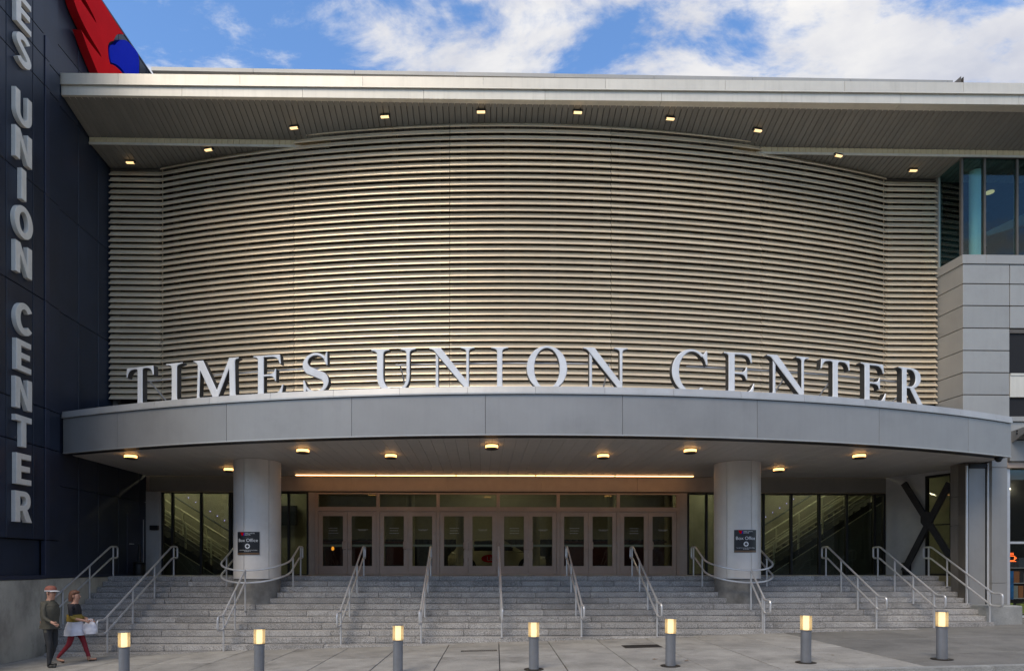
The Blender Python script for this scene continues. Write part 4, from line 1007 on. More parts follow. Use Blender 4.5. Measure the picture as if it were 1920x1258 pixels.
# ------------------------------------------------------------------ smokers' posts and the cross brace
def smoker(px, py, y, lab):
    c = at_y(px, py, y); t = empty('ashtray_post', (c.x, y, LZ)); tag(t, lab, 'ashtray', 'ashtray posts on the landing')
    b = MB(); b.lathe([(0, .003), (.17, .003), (.175, .05), (.175, .36), (.15, .40), (.06, .43)], n=20); b.build('base', M['black_metal'], t, smooth=True)
    b = MB(); b.lathe([(.06, .43), (.052, .5), (.04, .95), (.045, 1.0), (.03, 1.04), (0, 1.045)], n=16); b.build('neck', M['black_metal'], t, smooth=True)
    b = MB(); b.lathe([(.0, .405), (.2, .40), (.2, .42), (.07, .45)], n=20); b.build('collar', M['black_metal'], t, smooth=True)
smoker(1702.5, 1078, 21.5, 'black ashtray post on the landing at the foot of the cross brace')
smoker(261, 1080, 21.3, 'black ashtray post on the landing beside the navy service door')
X = empty('cross_brace', (*sp(tpx(1735), 0.12), LZ)); tag(X, 'dark heavy steel cross brace standing in front of the tall right hand window', 'steel brace')
def xbeam(p0, p1, o_, name):
    r0, r1 = [], []
    res = []
    for (px, py) in (p0, p1):
        t_ = tpx(px); xx, yy = sp(t_, 0.30); z = at_y(px, py, yy).z; res.append(Vector((xx, yy, z)))
    b = MB(); dd = (res[1]-res[0]).normalized(); sd2 = Vector((nn.x, nn.y, 0)); up = dd.cross(sd2).normalized()
    ring = lambda p: [p+up*0.09+sd2*(0.05+o_), p-up*0.09+sd2*(0.05+o_), p-up*0.09-sd2*(0.05-o_), p+up*0.09-sd2*(0.05-o_)]
    b.sweep([ring(res[0]), ring(res[1])]); ob = b.build(name, M['black_steel']); ob.parent = X; ob.matrix_parent_inverse = Matrix.Translation(-X.location)
    return res
xbeam((1706, 906), (1792, 1042), 0.0, 'beam'); xbeam((1706, 1070), (1792, 905), 0.004, 'beam')
b = MB(); t_ = tpx(1750); xx, yy = sp(t_, 0.32); z = at_y(1749, 973, yy).z
q_ = []
for i in range(8):
    a = PI/8+i*PI/4; q_.append((a, 0.3))
ringf = lambda o_: [Vector((xx, yy, z))+Vector((d.x, d.y, 0))*(.20*math.cos(a))+Vector((0, 0, .26*math.sin(a)))+nn*o_ for a, r0 in q_]
b.sweep([ringf(-.05), ringf(.04)]); ob = b.build('gusset', M['black_steel']); ob.parent = X; ob.matrix_parent_inverse = Matrix.Translation(-X.location)

# ------------------------------------------------------------------ right hand pier group under the canopy
PR = empty('canopy_pier', (14.4, 18.4, 0.9)); tag(PR, 'grey clad pier with raw concrete flank under the right end of the canopy', 'pier')
def prb(name, m, *a):
    q = MB()
    for bx_ in a: q.cbox(*bx_, 0.006)
    o = q.build(name, m); o.parent = PR; o.matrix_parent_inverse = Matrix.Translation(-PR.location); return o
def pxx(p, y): return at_y(p, 1000, y).x
za, zb_, zc_ = 3.25, 4.12, 5.1
PF = 18.74; xL = pxx(1810, PF); yB = 19.4; xB = pxx(1782, yB)
for z0, z1 in ((0.2, za), (za+.012, zb_), (zb_+.012, zc_)):
    q = MB(); q.hull8([(xL, PF, z0), (xL+.5, PF, z0), (xL+.6, yB, z0), (xB, yB, z0)], [(xL, PF, z1), (xL+.5, PF, z1), (xL+.6, yB, z1), (xB, yB, z1)])
    o = q.build('concrete_lift', M['pier_concrete']); o.parent = PR; o.matrix_parent_inverse = Matrix.Translation(-PR.location)
y1 = 18.67
prb('side_trim', M['screen_post'], (pxx(1810, y1)+.012, pxx(1817, y1), y1+.02, y1+.3, .6, 5.06))
prb('front_panel', M['canopy'], (pxx(1818, y1), pxx(1849, y1), y1+.03, y1+.3, .8, 4.93))
prb('head_panel', M['black_metal'], (pxx(1818, y1), pxx(1852, y1), y1+.01, y1+.3, 4.935, 5.06))
prb('joint_strip', M['black_metal'], (pxx(1849.5, y1), pxx(1860, y1), y1+.06, y1+.3, .8, 5.0))
q = MB(); xp = pxx(1854, y1); q.tube([(xp, y1+.03, .7), (xp, y1+.03, 5.08)], .035, 10); o = q.build('downpipe', M['rail'], smooth=True); o.parent = PR; o.matrix_parent_inverse = Matrix.Translation(-PR.location)
q = MB(); xp = pxx(1812.5, y1); q.tube([(xp, y1-.0, .5), (xp, y1-.0, 5.0)], .035, 10); o = q.build('downpipe', M['rail'], smooth=True); o.parent = PR; o.matrix_parent_inverse = Matrix.Translation(-PR.location)
prb('corner_panel', M['canopy'], (pxx(1860, y1-.1), pxx(1889, y1-.1), y1-.1, y1+.5, .9, 1.52), (pxx(1860, y1-.1), pxx(1889, y1-.1), y1-.1, y1+.5, 1.53, 4.93), (pxx(1860, y1-.1), pxx(1889, y1-.1), y1-.1, y1+.5, 4.94, 5.9))
# ------------------------------------------------------------------ right wing: panelled block, glass box, shop front
WG = empty('panelled_wing', (15.5, 19.5, 0.4)); tag(WG, 'grey metal panelled wing at the right with glazed corner room above a shop front', 'building')
def Wp(o): o.parent = WG; o.matrix_parent_inverse = Matrix.Translation(-WG.location); return o
FX, FY = 14.53, 19.02           # front left corner
BX_, BY_ = 14.42, 20.06
q = MB(); q.hull8([(FX+.06, FY+.06, 6.0), (30, FY+.06, 6.0), (30, 30, 6.0), (BX_+.06, 30, 6.0)], [(FX+.06, FY+.06, 11.1), (30, FY+.06, 11.1), (30, 30, 11.1), (BX_+.06, 30, 11.1)])
q.box(17.6, 30, FY+.3, 46, 0.2, 14.3); q.box(14.6, 30, 30, 46, 0.2, 14.5)
Wp(q.build('core', M['joint']))
zf_ = [at_y(1807, p, FY).z for p in (495, 532, 573, 615, 657, 698.4, 740, 782)]
XJ = at_y(1893.5, 600, FY).x
for z1, z0 in zip(zf_[:-1], zf_[1:]):
    p = MB(); p.cbox(FX, XJ-.012, FY, FY+.05, z0+.014, z1-.010, .006); Wp(p.build('panel', M['wing_panel']))
    p = MB(); p.hull8([(BX_, BY_-.012, z0+.014), (FX-.002, FY+.02, z0+.014), (FX+.05, FY+.06, z0+.014), (BX_+.05, BY_-.012, z0+.014)], [(BX_, BY_-.012, z1-.010), (FX-.002, FY+.02, z1-.010), (FX+.05, FY+.06, z1-.010), (BX_+.05, BY_-.012, z1-.010)])
    Wp(p.build('panel', M['wing_panel']))
for z1, z0 in zip(zf_[:3], zf_[1:4]):
    for i in range(4):
        a = XJ+.012+i*1.45; p = MB(); p.cbox(a, a+1.436, FY+.002, FY+.05, z0+.014, z1-.010, .006); Wp(p.build('panel', M['wing_panel']))
# coping of the block
zt = at_y(1807, 478, FY).z
for (a, b_) in ((FX-.03, at_y(1848, 480, FY).x), (at_y(1848, 480, FY).x+.006, 17.0), (17.006, 20)):
    p = MB(); p.cbox(a, b_, FY-.03, FY+.25, zf_[0], zt, .008); Wp(p.build('coping', M['wing_panel']))
p = MB(); p.hull8([(BX_-.03, BY_-.02, zf_[0]), (FX-.03, FY-.02, zf_[0]), (FX+.2, FY+.255, zf_[0]), (BX_+.2, BY_-.02, zf_[0])], [(BX_-.03, BY_-.02, zt-.002), (FX-.03, FY-.02, zt-.002), (FX+.2, FY+.255, zt-.002), (BX_+.2, BY_-.02, zt-.002)])
Wp(p.build('coping', M['wing_panel']))
# windows low on the wing right of the panels
def band(py0, py1): return at_y(1905, py1, FY).z, at_y(1905, py0, FY).z
X0 = XJ+.012; X1 = 21.7
z0, z1 = band(617, 624); p = MB(); p.box(X0, X1, FY+.02, FY+.1, z0, z1); Wp(p.build('reveal', M['screen_post']))
z0, z1 = band(624, 700); p = MB(); p.box(X0, X1, FY+.12, FY+.14, z0, z1); Wp(p.build('window', M['box_glass']))
p = MB(); p.box(X0, X1, FY+.5, FY+.55, z0-.3, z1+.3); Wp(p.build('blind_wall', M['lobby_dark']))
z0, z1 = band(700, 704); p = MB(); p.box(X0, X1, FY-.02, FY+.2, z0, z1); Wp(p.build('sill', M['roof_metal']))
z0, z1 = band(704, 745); p = MB(); p.cbox(X0, X1, FY, FY+.1, z0+.01, z1, .005); Wp(p.build('spandrel', M['roof_metal_low']))
z0, z1 = band(745, 781); p = MB(); p.box(X0, X1, FY+.12, FY+.14, z0, z1); Wp(p.build('window', M['store_glass']))
p = MB(); p.box(X0, X1, FY+1.4, FY+1.45, z0-.6, z1+.6); Wp(p.build('blind_wall', M['lobby_grey']))
z0, z1 = band(781, 790); p = MB(); p.cbox(X0, X1, FY-.03, FY+.2, z0, z1, .006); Wp(p.build('sill', M['wing_panel']))
z0, z1 = band(791, 823); p = MB(); p.cbox(X0, X1, FY+.03, FY+.2, z0, z1, .005); Wp(p.build('spandrel', M['wing_panel']))
z0, z1 = band(825, 864); p = MB(); p.cbox(X0, X1, FY+.01, FY+.2, z0, z1, .006); Wp(p.build('spandrel', M['canopy']))
z0, z1 = band(865, 876); p = MB(); p.cbox(X0, X1, FY+.1, FY+.2, z0, z1, .006); Wp(p.build('shop_head', M['bronze']))
# bracket of a shop awning entering the frame
aw = empty('shop_awning', (16.2, FY, 5.9)); tag(aw, 'end of a grey steel awning bracket above the shop window at the right edge', 'awning')
z0 = at_y(1905, 812, FY).z
p = MB(); p.hull8([(XJ+.1, FY-.9, z0-.05), (XJ+2.6, FY-.9, z0-.05), (XJ+2.6, FY+.02, z0-.05), (XJ+.1, FY+.02, z0-.05)], [(XJ+.1, FY-.9, z0+.02), (XJ+2.6, FY-.9, z0+.02), (XJ+2.6, FY+.02, z0+.02), (XJ+.1, FY+.02, z0+.02)])
o = p.build('roof_sheet', M['coping']); o.parent = aw; o.matrix_parent_inverse = Matrix.Translation(-aw.location)
p = MB(); p.hull8([(XJ+.06, FY-.02, z0-.28), (XJ+.1, FY-.02, z0-.28), (XJ+.1, FY+.03, z0-.28), (XJ+.06, FY+.03, z0-.28)], [(XJ+.06, FY-.95, z0+.14), (XJ+.1, FY-.95, z0+.14), (XJ+.1, FY+.03, z0+.06), (XJ+.06, FY+.03, z0+.06)])
o = p.build('bracket', M['canopy']); o.parent = aw; o.matrix_parent_inverse = Matrix.Translation(-aw.location)
for dz in (-.02, .06):
    p = MB(); p.tube([(XJ+.04, FY-.2, z0+dz-.03), (XJ+.12, FY-.2, z0+dz-.03)], .022, 8); o = p.build('bolt', M['black_metal']); o.parent = aw; o.matrix_parent_inverse = Matrix.Translation(-aw.location)
# shop front
SG0 = at_y(1905, 876, FY+.3).z; SG1 = at_y(1905, 1153, FY+.3).z; SX = at_y(1890, 1000, FY+.3).x
p = MB(); zm = at_y(1905, 1017, FY+.3).z
p.box(SX-.1, 20, FY+.26, FY+.36, zm-.035, zm+.035); p.box(SX-.1, 20, FY+.26, FY+.36, SG1-.08, SG1); p.box(SX-.14, SX-.02, FY+.2, FY+.4, SG1-.1, SG0)
SHP = Wp(p.build('shop_window_frame', M['rail']))
p = MB(); p.box(SX, 20, FY+.3, FY+.31, SG1, SG0); o = p.build('pane', M['store_glass']); o.parent = SHP
p = MB(); p.box(SX-.3, 20, FY+.2, FY+.34, .2, SG1-.1); Wp(p.build('stall_riser', M['kerb']))
p = MB(); p.box(SX-.5, 22, FY+4.0, FY+4.1, .3, 5.3); p.box(SX-.2, 22, FY+.45, FY+4.0, .4, .46); p.box(SX-.2, 22, FY+.45, FY+4, 5.25, 5.3)
p.box(SX-.35, SX-.25, FY+.45, FY+4, .3, 5.3)
Wp(p.build('shop_interior', M['lobby_wall']))
t = empty('shop_shelves', (16.6, FY+1.0, .5)); tag(t, 'shelves of goods behind the shop window at the right edge', 'shelves')
cols = ((.35, .42, .08), (.10, .28, .22), (.45, .40, .05), (.05, .05, .06), (.30, .30, .28), (.08, .10, .12), (.4, .15, .05))
for i, c_ in enumerate(cols): mat('goods_%d' % i, c_, .5)
for s_ in range(4):
    zs = SG1+.03+s_*.48; p = MB(); p.box(SX+.25, 19, FY+.8, FY+1.2, zs-.03, zs); o = p.build('shelf', M['rail']); o.parent = t; o.matrix_parent_inverse = Matrix.Translation(-t.location)
    x = SX+.28
    while x < SX+1.6:
        w_ = random.uniform(.10, .2); h_ = random.uniform(.18, .4); p = MB(); p.cbox(x, x+w_, FY+.82, FY+1.0, zs, zs+h_, .006)
        ci = random.choice((0, 1, 2)) if s_ == 0 else random.choice((3, 4, 5, 5, 3, 6)); o = p.build('carton', M['goods_%d' % ci]); o.parent = t; o.matrix_parent_inverse = Matrix.Translation(-t.location); x += w_+.02
mat('neon', (.9, .2, .05), .4, emit=(1.0, .13, .02), estr=1.6)
c = at_y(1897, 1046, FY+.42); q = MB(); s_ = .13
q.tube([(c.x-s_*.7, c.y, c.z+s_*.5), (c.x-s_*.7, c.y, c.z-s_*.3), (c.x-s_*.45, c.y, c.z-s_*.55), (c.x+s_*.45, c.y, c.z-s_*.55), (c.x+s_*.7, c.y, c.z-s_*.3), (c.x+s_*.7, c.y, c.z+s_*.5)], .012, 6, True)
q.tube([(c.x+s_*.7, c.y, c.z+s_*.3), (c.x+s_*1.05, c.y, c.z+s_*.2), (c.x+s_*1.05, c.y, c.z-s_*.1), (c.x+s_*.7, c.y, c.z-s_*.2)], .010, 6)
q.tube([(c.x-s_, c.y, c.z-s_*.75), (c.x+s_, c.y, c.z-s_*.75)], .012, 6)
for k_ in (-.3, 0, .3): q.tube([(c.x+s_*k_, c.y, c.z+s_*.7), (c.x+s_*(k_+.12), c.y, c.z+s_*.9), (c.x+s_*k_, c.y, c.z+s_*1.1), (c.x+s_*(k_+.12), c.y, c.z+s_*1.3)], .007, 5)
tag(q.build('neon_cup', M['neon']), 'orange neon coffee cup sign in the shop window', 'neon sign')
mat('poster_blue', (.02, .16, .42), .4, var=.5, scale=5)
c0 = at_y(1889, 1070, FY+.36); c1 = at_y(1899, 1120, FY+.36); q = MB(); q.box(c0.x+.02, c1.x, FY+.33, FY+.34, c1.z-.05, c0.z)
tag(q.build('window_poster', M['poster_blue']), 'bright blue poster inside the shop window beside the pier', 'poster')
for i, (px, py) in enumerate(((1897, 917), (1907, 944), (1894, 938))):
    c = at_y(px, py, FY+2+i*.5); q = MB(); q.box(c.x-.4, c.x+.4, c.y-.08, c.y+.08, c.z-.02, c.z+.03)
    tag(q.build('shop_light', M['lobby_lamp']), ('upper left fluorescent light inside the shop', 'lower right fluorescent light inside the shop', 'short fluorescent light behind the pier inside the shop')[i], 'lamp', 'lights inside the shop')

# glazed corner room above
GZ0, GZ1 = zt+.002, 14.42; GY = FY+.06
gx = [FX+.04]+[at_y(p, 400, GY).x for p in (1812.5, 1845, 1906, 1967)]+[19.5]
p = MB(); p.box(gx[0]-.06, gx[0]+.0, GY-.02, GY+.06, GZ0, GZ1)
for x in gx[2:-1]: p.box(x-.03, x+.03, GY-.04, GY+.08, GZ0, GZ1)
p.box(gx[0]-.055, 19.5, GY-.06, GY+.1, GZ1-.055, GZ1+.0); p.hull8([(BX_, BY_-.03, GZ0), (BX_+.06, BY_-.03, GZ0), (BX_+.06, BY_-.1, GZ0), (BX_, BY_-.1, GZ0)][::-1], [(BX_, BY_-.03, GZ1), (BX_+.06, BY_-.03, GZ1), (BX_+.06, BY_-.1, GZ1), (BX_, BY_-.1, GZ1)][::-1])
GB = Wp(p.build('corner_window_frame', M['screen_post']))
for a, b_ in zip(gx[1:-1], gx[2:]):
    p = MB(); p.box((gx[0]+.001 if a == gx[1] else a+.03), b_-.03, GY, GY+.012, GZ0, GZ1-.056); o = p.build('pane', M['box_glass']); o.parent = GB
p = MB(); p.hull8([(BX_+.02, BY_-.11, GZ0), (FX-.01, FY+.09, GZ0), (FX+.0, FY+.09, GZ0), (BX_+.03, BY_-.11, GZ0)], [(BX_+.02, BY_-.11, GZ1), (FX-.01, FY+.09, GZ1), (FX+.0, FY+.09, GZ1), (BX_+.03, BY_-.11, GZ1)])
o = p.build('pane', M['box_glass']); o.parent = GB
c = at_y(1829, 400, GY+.55); q = MB(); q.lathe([(.17, GZ0-.2), (.17, GZ1-.1)], (c.x, c.y, 0), 20)
mat('corner_column', (.6, .66, .64), .5); tag(q.build('corner_column', M['corner_column'], smooth=True), 'round pale column inside the glazed corner room', 'column')
p = MB(); p.box(14.6, 19.5, 22.6, 22.7, GZ0-.3, 14.6); p.box(14.7, 19.5, GY+.1, 22.6, GZ0-.1, GZ0-.04)
p.hull8([(16.2, 20.2, 12.6), (19.4, 20.2, 13.6), (19.4, 21.4, 13.6), (16.2, 21.4, 12.6)], [(16.2, 20.2, 12.75), (19.4, 20.2, 14.3), (19.4, 21.4, 14.3), (16.2, 21.4, 12.75)])
Wp(p.build('room_interior', M['lobby_grey']))
p = MB(); p.box(14.75, 19.5, GY+.12, 22.6, 14.40, 14.43); Wp(p.build('room_ceiling', M['lobby_dark']))
c = at_z(1855.5, 361, 14.38); q = MB(); q.lathe([(0, 0), (.13, 0), (.13, -.03), (0, -.03)], (c.x, c.y, 14.395), 20)
mat('downlight', (.9, .8, .5), .4, emit=(1, .72, .32), estr=.3); tag(q.build('downlight', M['downlight']), 'round yellow downlight in the glazed corner room', 'lamp')

# ------------------------------------------------------------------ lobby behind the glass
q = MB(); q.box(-20, 22, DY+.35, 38, LZ-.2, LZ-.02); B(q.build('lobby_floor', M['lobby_floor']))
q = MB(); q.box(-20, 22, DY+.3, 38, 7.0, 7.3); B(q.build('lobby_ceiling', M['lobby_grey']))
q = MB(); q.box(-20, 22, 37.0, 37.2, 3.55, 7.0); B(q.build('lobby_back_wall', M['lobby_wall']))
q = MB(); q.box(-20, 22, 36.9, 37.1, LZ-.02, 3.55)
for i in range(60): q.tube([(-9+i*.33, 36.85, LZ), (-9+i*.33, 36.85, 3.55)], .1, 6)
B(q.build('lobby_curtain', M['lobby_dark']))
q = MB(); q.box(-22, -20, DY+.3, 38, LZ-.5, 7.3); q.box(22, 24, DY+.3, 38, LZ-.5, 7.3); B(q.build('lobby_side_wall', M['lobby_wall']))
q = MB(); q.box(-7.2, 7.9, 27.9, 28.3, 4.55, 5.6); B(q.build('lobby_beam', M['lobby_wall']))
for (px, y, lab) in ((770, 26.5, 0), (862, 30, 0), (1006, 30, 0), (1147, 26.5, 0), (716, 33, 0), (1252, 33, 0)):
    x = at_y(px, 1000, y).x; q = MB(); q.lathe([(.17, LZ), (.17, 7.0)], (x, y, 0), 18); B(q.build('lobby_column', M['lobby_wall'], smooth=True))
for (p0, p1, y) in ((610, 690, 30.5), (725, 760, 31.5), (1058, 1150, 31), (1170, 1245, 30.5)):
    a, b_ = at_y(p0, 1000, y).x, at_y(p1, 1000, y).x; q = MB(); q.box(a, b_, y, y+.6, LZ+.35, LZ+1.42); q.box(a-.1, b_+.1, y-.1, y+.7, LZ+1.425, LZ+1.5)
    B(q.build('lobby_counter', M['lobby_red']))
LL = empty('lobby_lighting', (.5, 28, 6.98)); tag(LL, 'yellowish ceiling lights of the lobby behind the glass, above the doors', 'lighting')
for i, (x, y) in enumerate(((-9.5, 25.6), (9.5, 25.6), (-4, 28.9), (.5, 26), (5, 28.9), (.5, 33), (-12.5, 25.6), (13, 25.6))):
    q = MB(); q.box(x-.7, x+.7, y-.15, y+.15, 6.9, 6.98); o = q.build('light_panel', M['stair_lamp' if abs(x) > 9 else 'lobby_lamp']); o.parent = LL; o.matrix_parent_inverse = Matrix.Translation(-LL.location)
q = MB(); c = at_y(624, 1028, 27); q.lathe([(0, -.08), (.05, -.06), (.06, 0), (.035, .08), (0, .1)], c, 12); mat('amber', (.9, .4, .05), .4, emit=(1, .36, .04), estr=.8)
q2 = q; tag(q2.build('amber_lamp', M['amber']), 'small amber lamp glowing behind the leftmost door', 'lamp')

def indoor_stair(x_foot, sgn, lab):
    t = empty('indoor_stair', (x_foot, 24.6, LZ)); tag(t, lab, 'staircase', 'indoor stairs behind the side windows')
    n_, tr, ri = 17, .27, .172; y0, y1 = -.4, 1.5
    sm = MB().box(-.02, tr+.06, y0+.06, y1-.06, -ri, 0).mesh('step', [M['lobby_step']])
    nm = MB().box(-.025, .02, y0+.06, y1-.06, .001, .012).mesh('nosing', [M['lobby_grey']])
    for i in range(n_):
        o = link('step', sm, None, t, (sgn*(i*tr), 0, (i+1)*ri)); o.scale = (sgn, 1, 1)
    L_ = n_*tr; Hh = n_*ri
    def line(z, y, r_, name, m, x0=0.0, x1=L_):
        q = MB(); q.tube([(sgn*x0, y, z+x0/tr*ri), (sgn*x1, y, z+x1/tr*ri)], r_, 6); q.build(name, m, t)
    def slab_(z0, z1, y, th, name, m, x0=-.1, x1=L_):
        q = MB(); a, b_ = sorted((sgn*x0, sgn*x1)); za, zb2 = (x0/tr*ri, x1/tr*ri) if sgn > 0 else (x1/tr*ri, x0/tr*ri)
        q.hull8([(a, y, za+z0), (b_, y, zb2+z0), (b_, y+th, zb2+z0), (a, y+th, za+z0)], [(a, y, za+z1), (b_, y, zb2+z1), (b_, y+th, zb2+z1), (a, y+th, za+z1)]); q.build(name, m, t)
    slab_(-.16, .10, y0, .05, 'stringer', M['lobby_step']); slab_(-.20, -.165, y0-.01, .06, 'stringer_edge', M['lobby_rail']); slab_(.32, .36, y0, .03, 'guard_bar', M['lobby_grey'])
    for z in (.52, .70): line(z, y0+.02, .018, 'guard_bar', M['lobby_rail'])
    line(1.0, y0+.02, .028, 'handrail', M['lobby_rail']); line(.9, y0-.04, .02, 'handrail', M['lobby_rail'])
    for z in (.45, .65): line(z, y1-.03, .018, 'guard_bar', M['lobby_rail'])
    line(1.05, y1-.03, .03, 'handrail', M['lobby_rail']); line(1.4, y1+.1, .035, 'wall_rail', M['lobby_grey'])
    for k_ in range(5):
        for yy in (y0+.02, y1-.03):
            x = .4+k_*.95; z = x/tr*ri; q = MB(); q.box(sgn*x-.03, sgn*x+.03, yy-.02, yy+.02, z-.1, z+1.0); q.build('baluster', M['lobby_rail'], t)
    led = MB().lathe([(0, -.018), (.018, 0), (0, .018)], (0, 0, 0), 8).mesh('led', [M['led_blue']])
    for k_ in range(14):
        x = -.2+k_*.29; link('led', led, None, t, (sgn*x, y1+.06, x/tr*ri+1.72))
    q = MB(); a, b_ = sorted((sgn*-.1, sgn*L_)); 
    zz0 = -.22
    if sgn > 0: q.add([(0, y0+.01, -.02), (L_, y0+.01, -.02), (L_, y0+.01, Hh-.22), (0.3, y0+.01, -.02)], [(0, 1, 2, 3)])
    else: q.add([(0, y0+.01, -.02), (-L_, y0+.01, -.02), (-L_, y0+.01, Hh-.22), (-.3, y0+.01, -.02)], [(3, 2, 1, 0)])
    q.build('spandrel', M['lobby_grey'], t)
indoor_stair(-9.75, -1, 'indoor staircase with pale rails behind the left side window, rising to the left')
indoor_stair(10.75, 1, 'indoor staircase with pale rails behind the right side window, rising to the right')
for (x0, x1) in ((-17, -6.9), (8.0, 19)):
    q = MB(); q.box(x0, x1, 26.6, 26.75, LZ-.02, 7.0); B(q.build('stair_back_wall', M['lobby_wall']))
q = MB(); q.box(-8.9, -7.6, 26.45, 26.55, 3.7, 4.5); tag(q.build('hanging_screen', M['black_metal']), 'dark screen hanging above the left indoor stair', 'screen')

# ------------------------------------------------------------------ white display car in the lobby
car = empty('display_car', (at_y(932, 1060, 31.5).x, 31.5, LZ-.02)); tag(car, 'white display car parked in the lobby behind the middle doors', 'car')
mat('car_white', (.62, .58, .44), .25, 0, spec=.6); mat('car_glass', (.01, .01, .012), .08); mat('tyre', (.012, .012, .012), .8); mat('rim_m', (.4, .4, .42), .3, .8); mat('car_lamp', (.6, .6, .6), .1)
prof = [(-2.35, .45, .62), (-2.38, .8, .74), (-2.2, 1.02, .86), (-1.75, 1.08, .89), (-1.0, 1.06, .9), (0, 1.04, .91), (.9, 1.02, .9), (1.45, .95, .86), (2.05, .85, .78), (2.33, .68, .66), (2.36, .42, .58)]
rings = []
for x, zt2, hw in prof:
    zb2 = .24 if abs(x) < 2.2 else .36
    rings.append([(x, -hw*.86, zb2), (x, -hw, zb2+.12), (x, -hw, zt2-.14), (x, -hw*.9, zt2-.03), (x, -hw*.6, zt2), (x, hw*.6, zt2), (x, hw*.9, zt2-.03), (x, hw, zt2-.14), (x, hw, zb2+.12), (x, hw*.86, zb2)])
q = MB(); q.sweep(rings); body = q.build('body', M['car_white'], car, smooth=True)
cab = []
for x, z, hw in ((-2.1, 1.03, .80), (-1.75, 1.42, .68), (-1.2, 1.6, .64), (-.3, 1.63, .64), (.35, 1.55, .64), (1.25, 1.0, .78)):
    cab.append([(x, -.82, 1.0), (x, -hw, z), (x, hw, z), (x, .82, 1.0)])
q = MB(); q.sweep(cab); q.build('cabin', M['car_white'], car, smooth=True)
for (xa, xb, za2, zb2) in ((-1.95, -1.2, 1.3, 1.5), (-1.12, -.25, 1.52, 1.54), (-.17, .75, 1.53, 1.2)):
    for s_ in (-1, 1):
        q = MB(); f_ = lambda z: s_*(.828-(z-1.0)*.28)
        pts = [(xa, f_(1.06), 1.06), (xb, f_(1.06), 1.06), (xb, f_(zb2), zb2), (xa, f_(za2), za2)]; q.add(pts, [(0, 1, 2, 3)]); q.build('side_window', M['car_glass'], car)
for x in (-1.45, 1.42):
    for s_ in (-1, 1):
        wh_ = MB()
        def ringw(y, r_): return [(x+r_*math.cos(2*PI*i/24), y, .34+r_*math.sin(2*PI*i/24)) for i in range(24)]
        wh_.sweep([ringw(s_*.70, .30), ringw(s_*.70, .345), ringw(s_*.93, .345), ringw(s_*.935, .23)]); tw_ = wh_.build('wheel', M['tyre'], car, smooth=True)
        wh_ = MB(); wh_.sweep([ringw(s_*.90, .05), ringw(s_*.945, .05), ringw(s_*.94, .225), ringw(s_*.9, .225)]); wh_.build('rim', M['rim_m'], tw_)
        ar = MB(); ar.sweep([[(x+.42*math.cos(PI*i/12), s_*.905, .30+.42*math.sin(PI*i/12)) for i in range(13)]+[(x+.36*math.cos(PI*i/12), s_*.905, .30+.36*math.sin(PI*i/12)) for i in range(12, -1, -1)], [(x+.42*math.cos(PI*i/12), s_*.925, .30+.42*math.sin(PI*i/12)) for i in range(13)]+[(x+.36*math.cos(PI*i/12), s_*.925, .30+.36*math.sin(PI*i/12)) for i in range(12, -1, -1)]])
        ar.build('wheel_arch', M['tyre'], car)
for s_ in (-1, 1):
    q = MB(); q.cbox(.72, .95, s_*.93-.06, s_*.93+.06, 1.02, 1.17, .02); q.build('mirror', M['car_white'], car)
    q = MB(); q.cbox(2.1, 2.3, s_*.6-.12, s_*.6+.12, .66, .78, .02); q.build('headlight', M['car_lamp'], car)
me = text_mesh('Lia', .30, .002); remap(me, lambda co: Vector((-.35+co.x, -.925-co.z, .58+co.y))); me.materials.append(M['white_paint']); link('lettering', me, None, car)
q = MB(); q.sweep([[(-.35+.42*math.cos(2*PI*i/24), yy, .68+.19*math.sin(2*PI*i/24)) for i in range(24)] for yy in (-.905, -.92)]); q.build('red_badge', M['red_paint'], car)

# ------------------------------------------------------------------ building across the street (seen only in reflections, it also bounces the sun)
OB = empty('opposite_building', (0, -16, -.3)); tag(OB, 'plain beige office block across the street, only mirrored in the glass', 'building')
mat('beige', (.36, .33, .27), .8, var=.1); mat('dark_pane', (.02, .025, .03), .1)
q = MB(); q.box(-25, 60, -30, -16, -1.5, 9.5); o = q.build('wall', M['beige'], OB); o.matrix_parent_inverse = Matrix.Translation(-OB.location)
q = MB().cbox(-1.1, 1.1, -.02, .05, -.8, .8, .01).mesh('window', [M['dark_pane']])
for f_ in range(2):
    for i in range(-6, 13):
        link('window', q, None, OB, (i*3.6, .0, 3.2+f_*3.4))

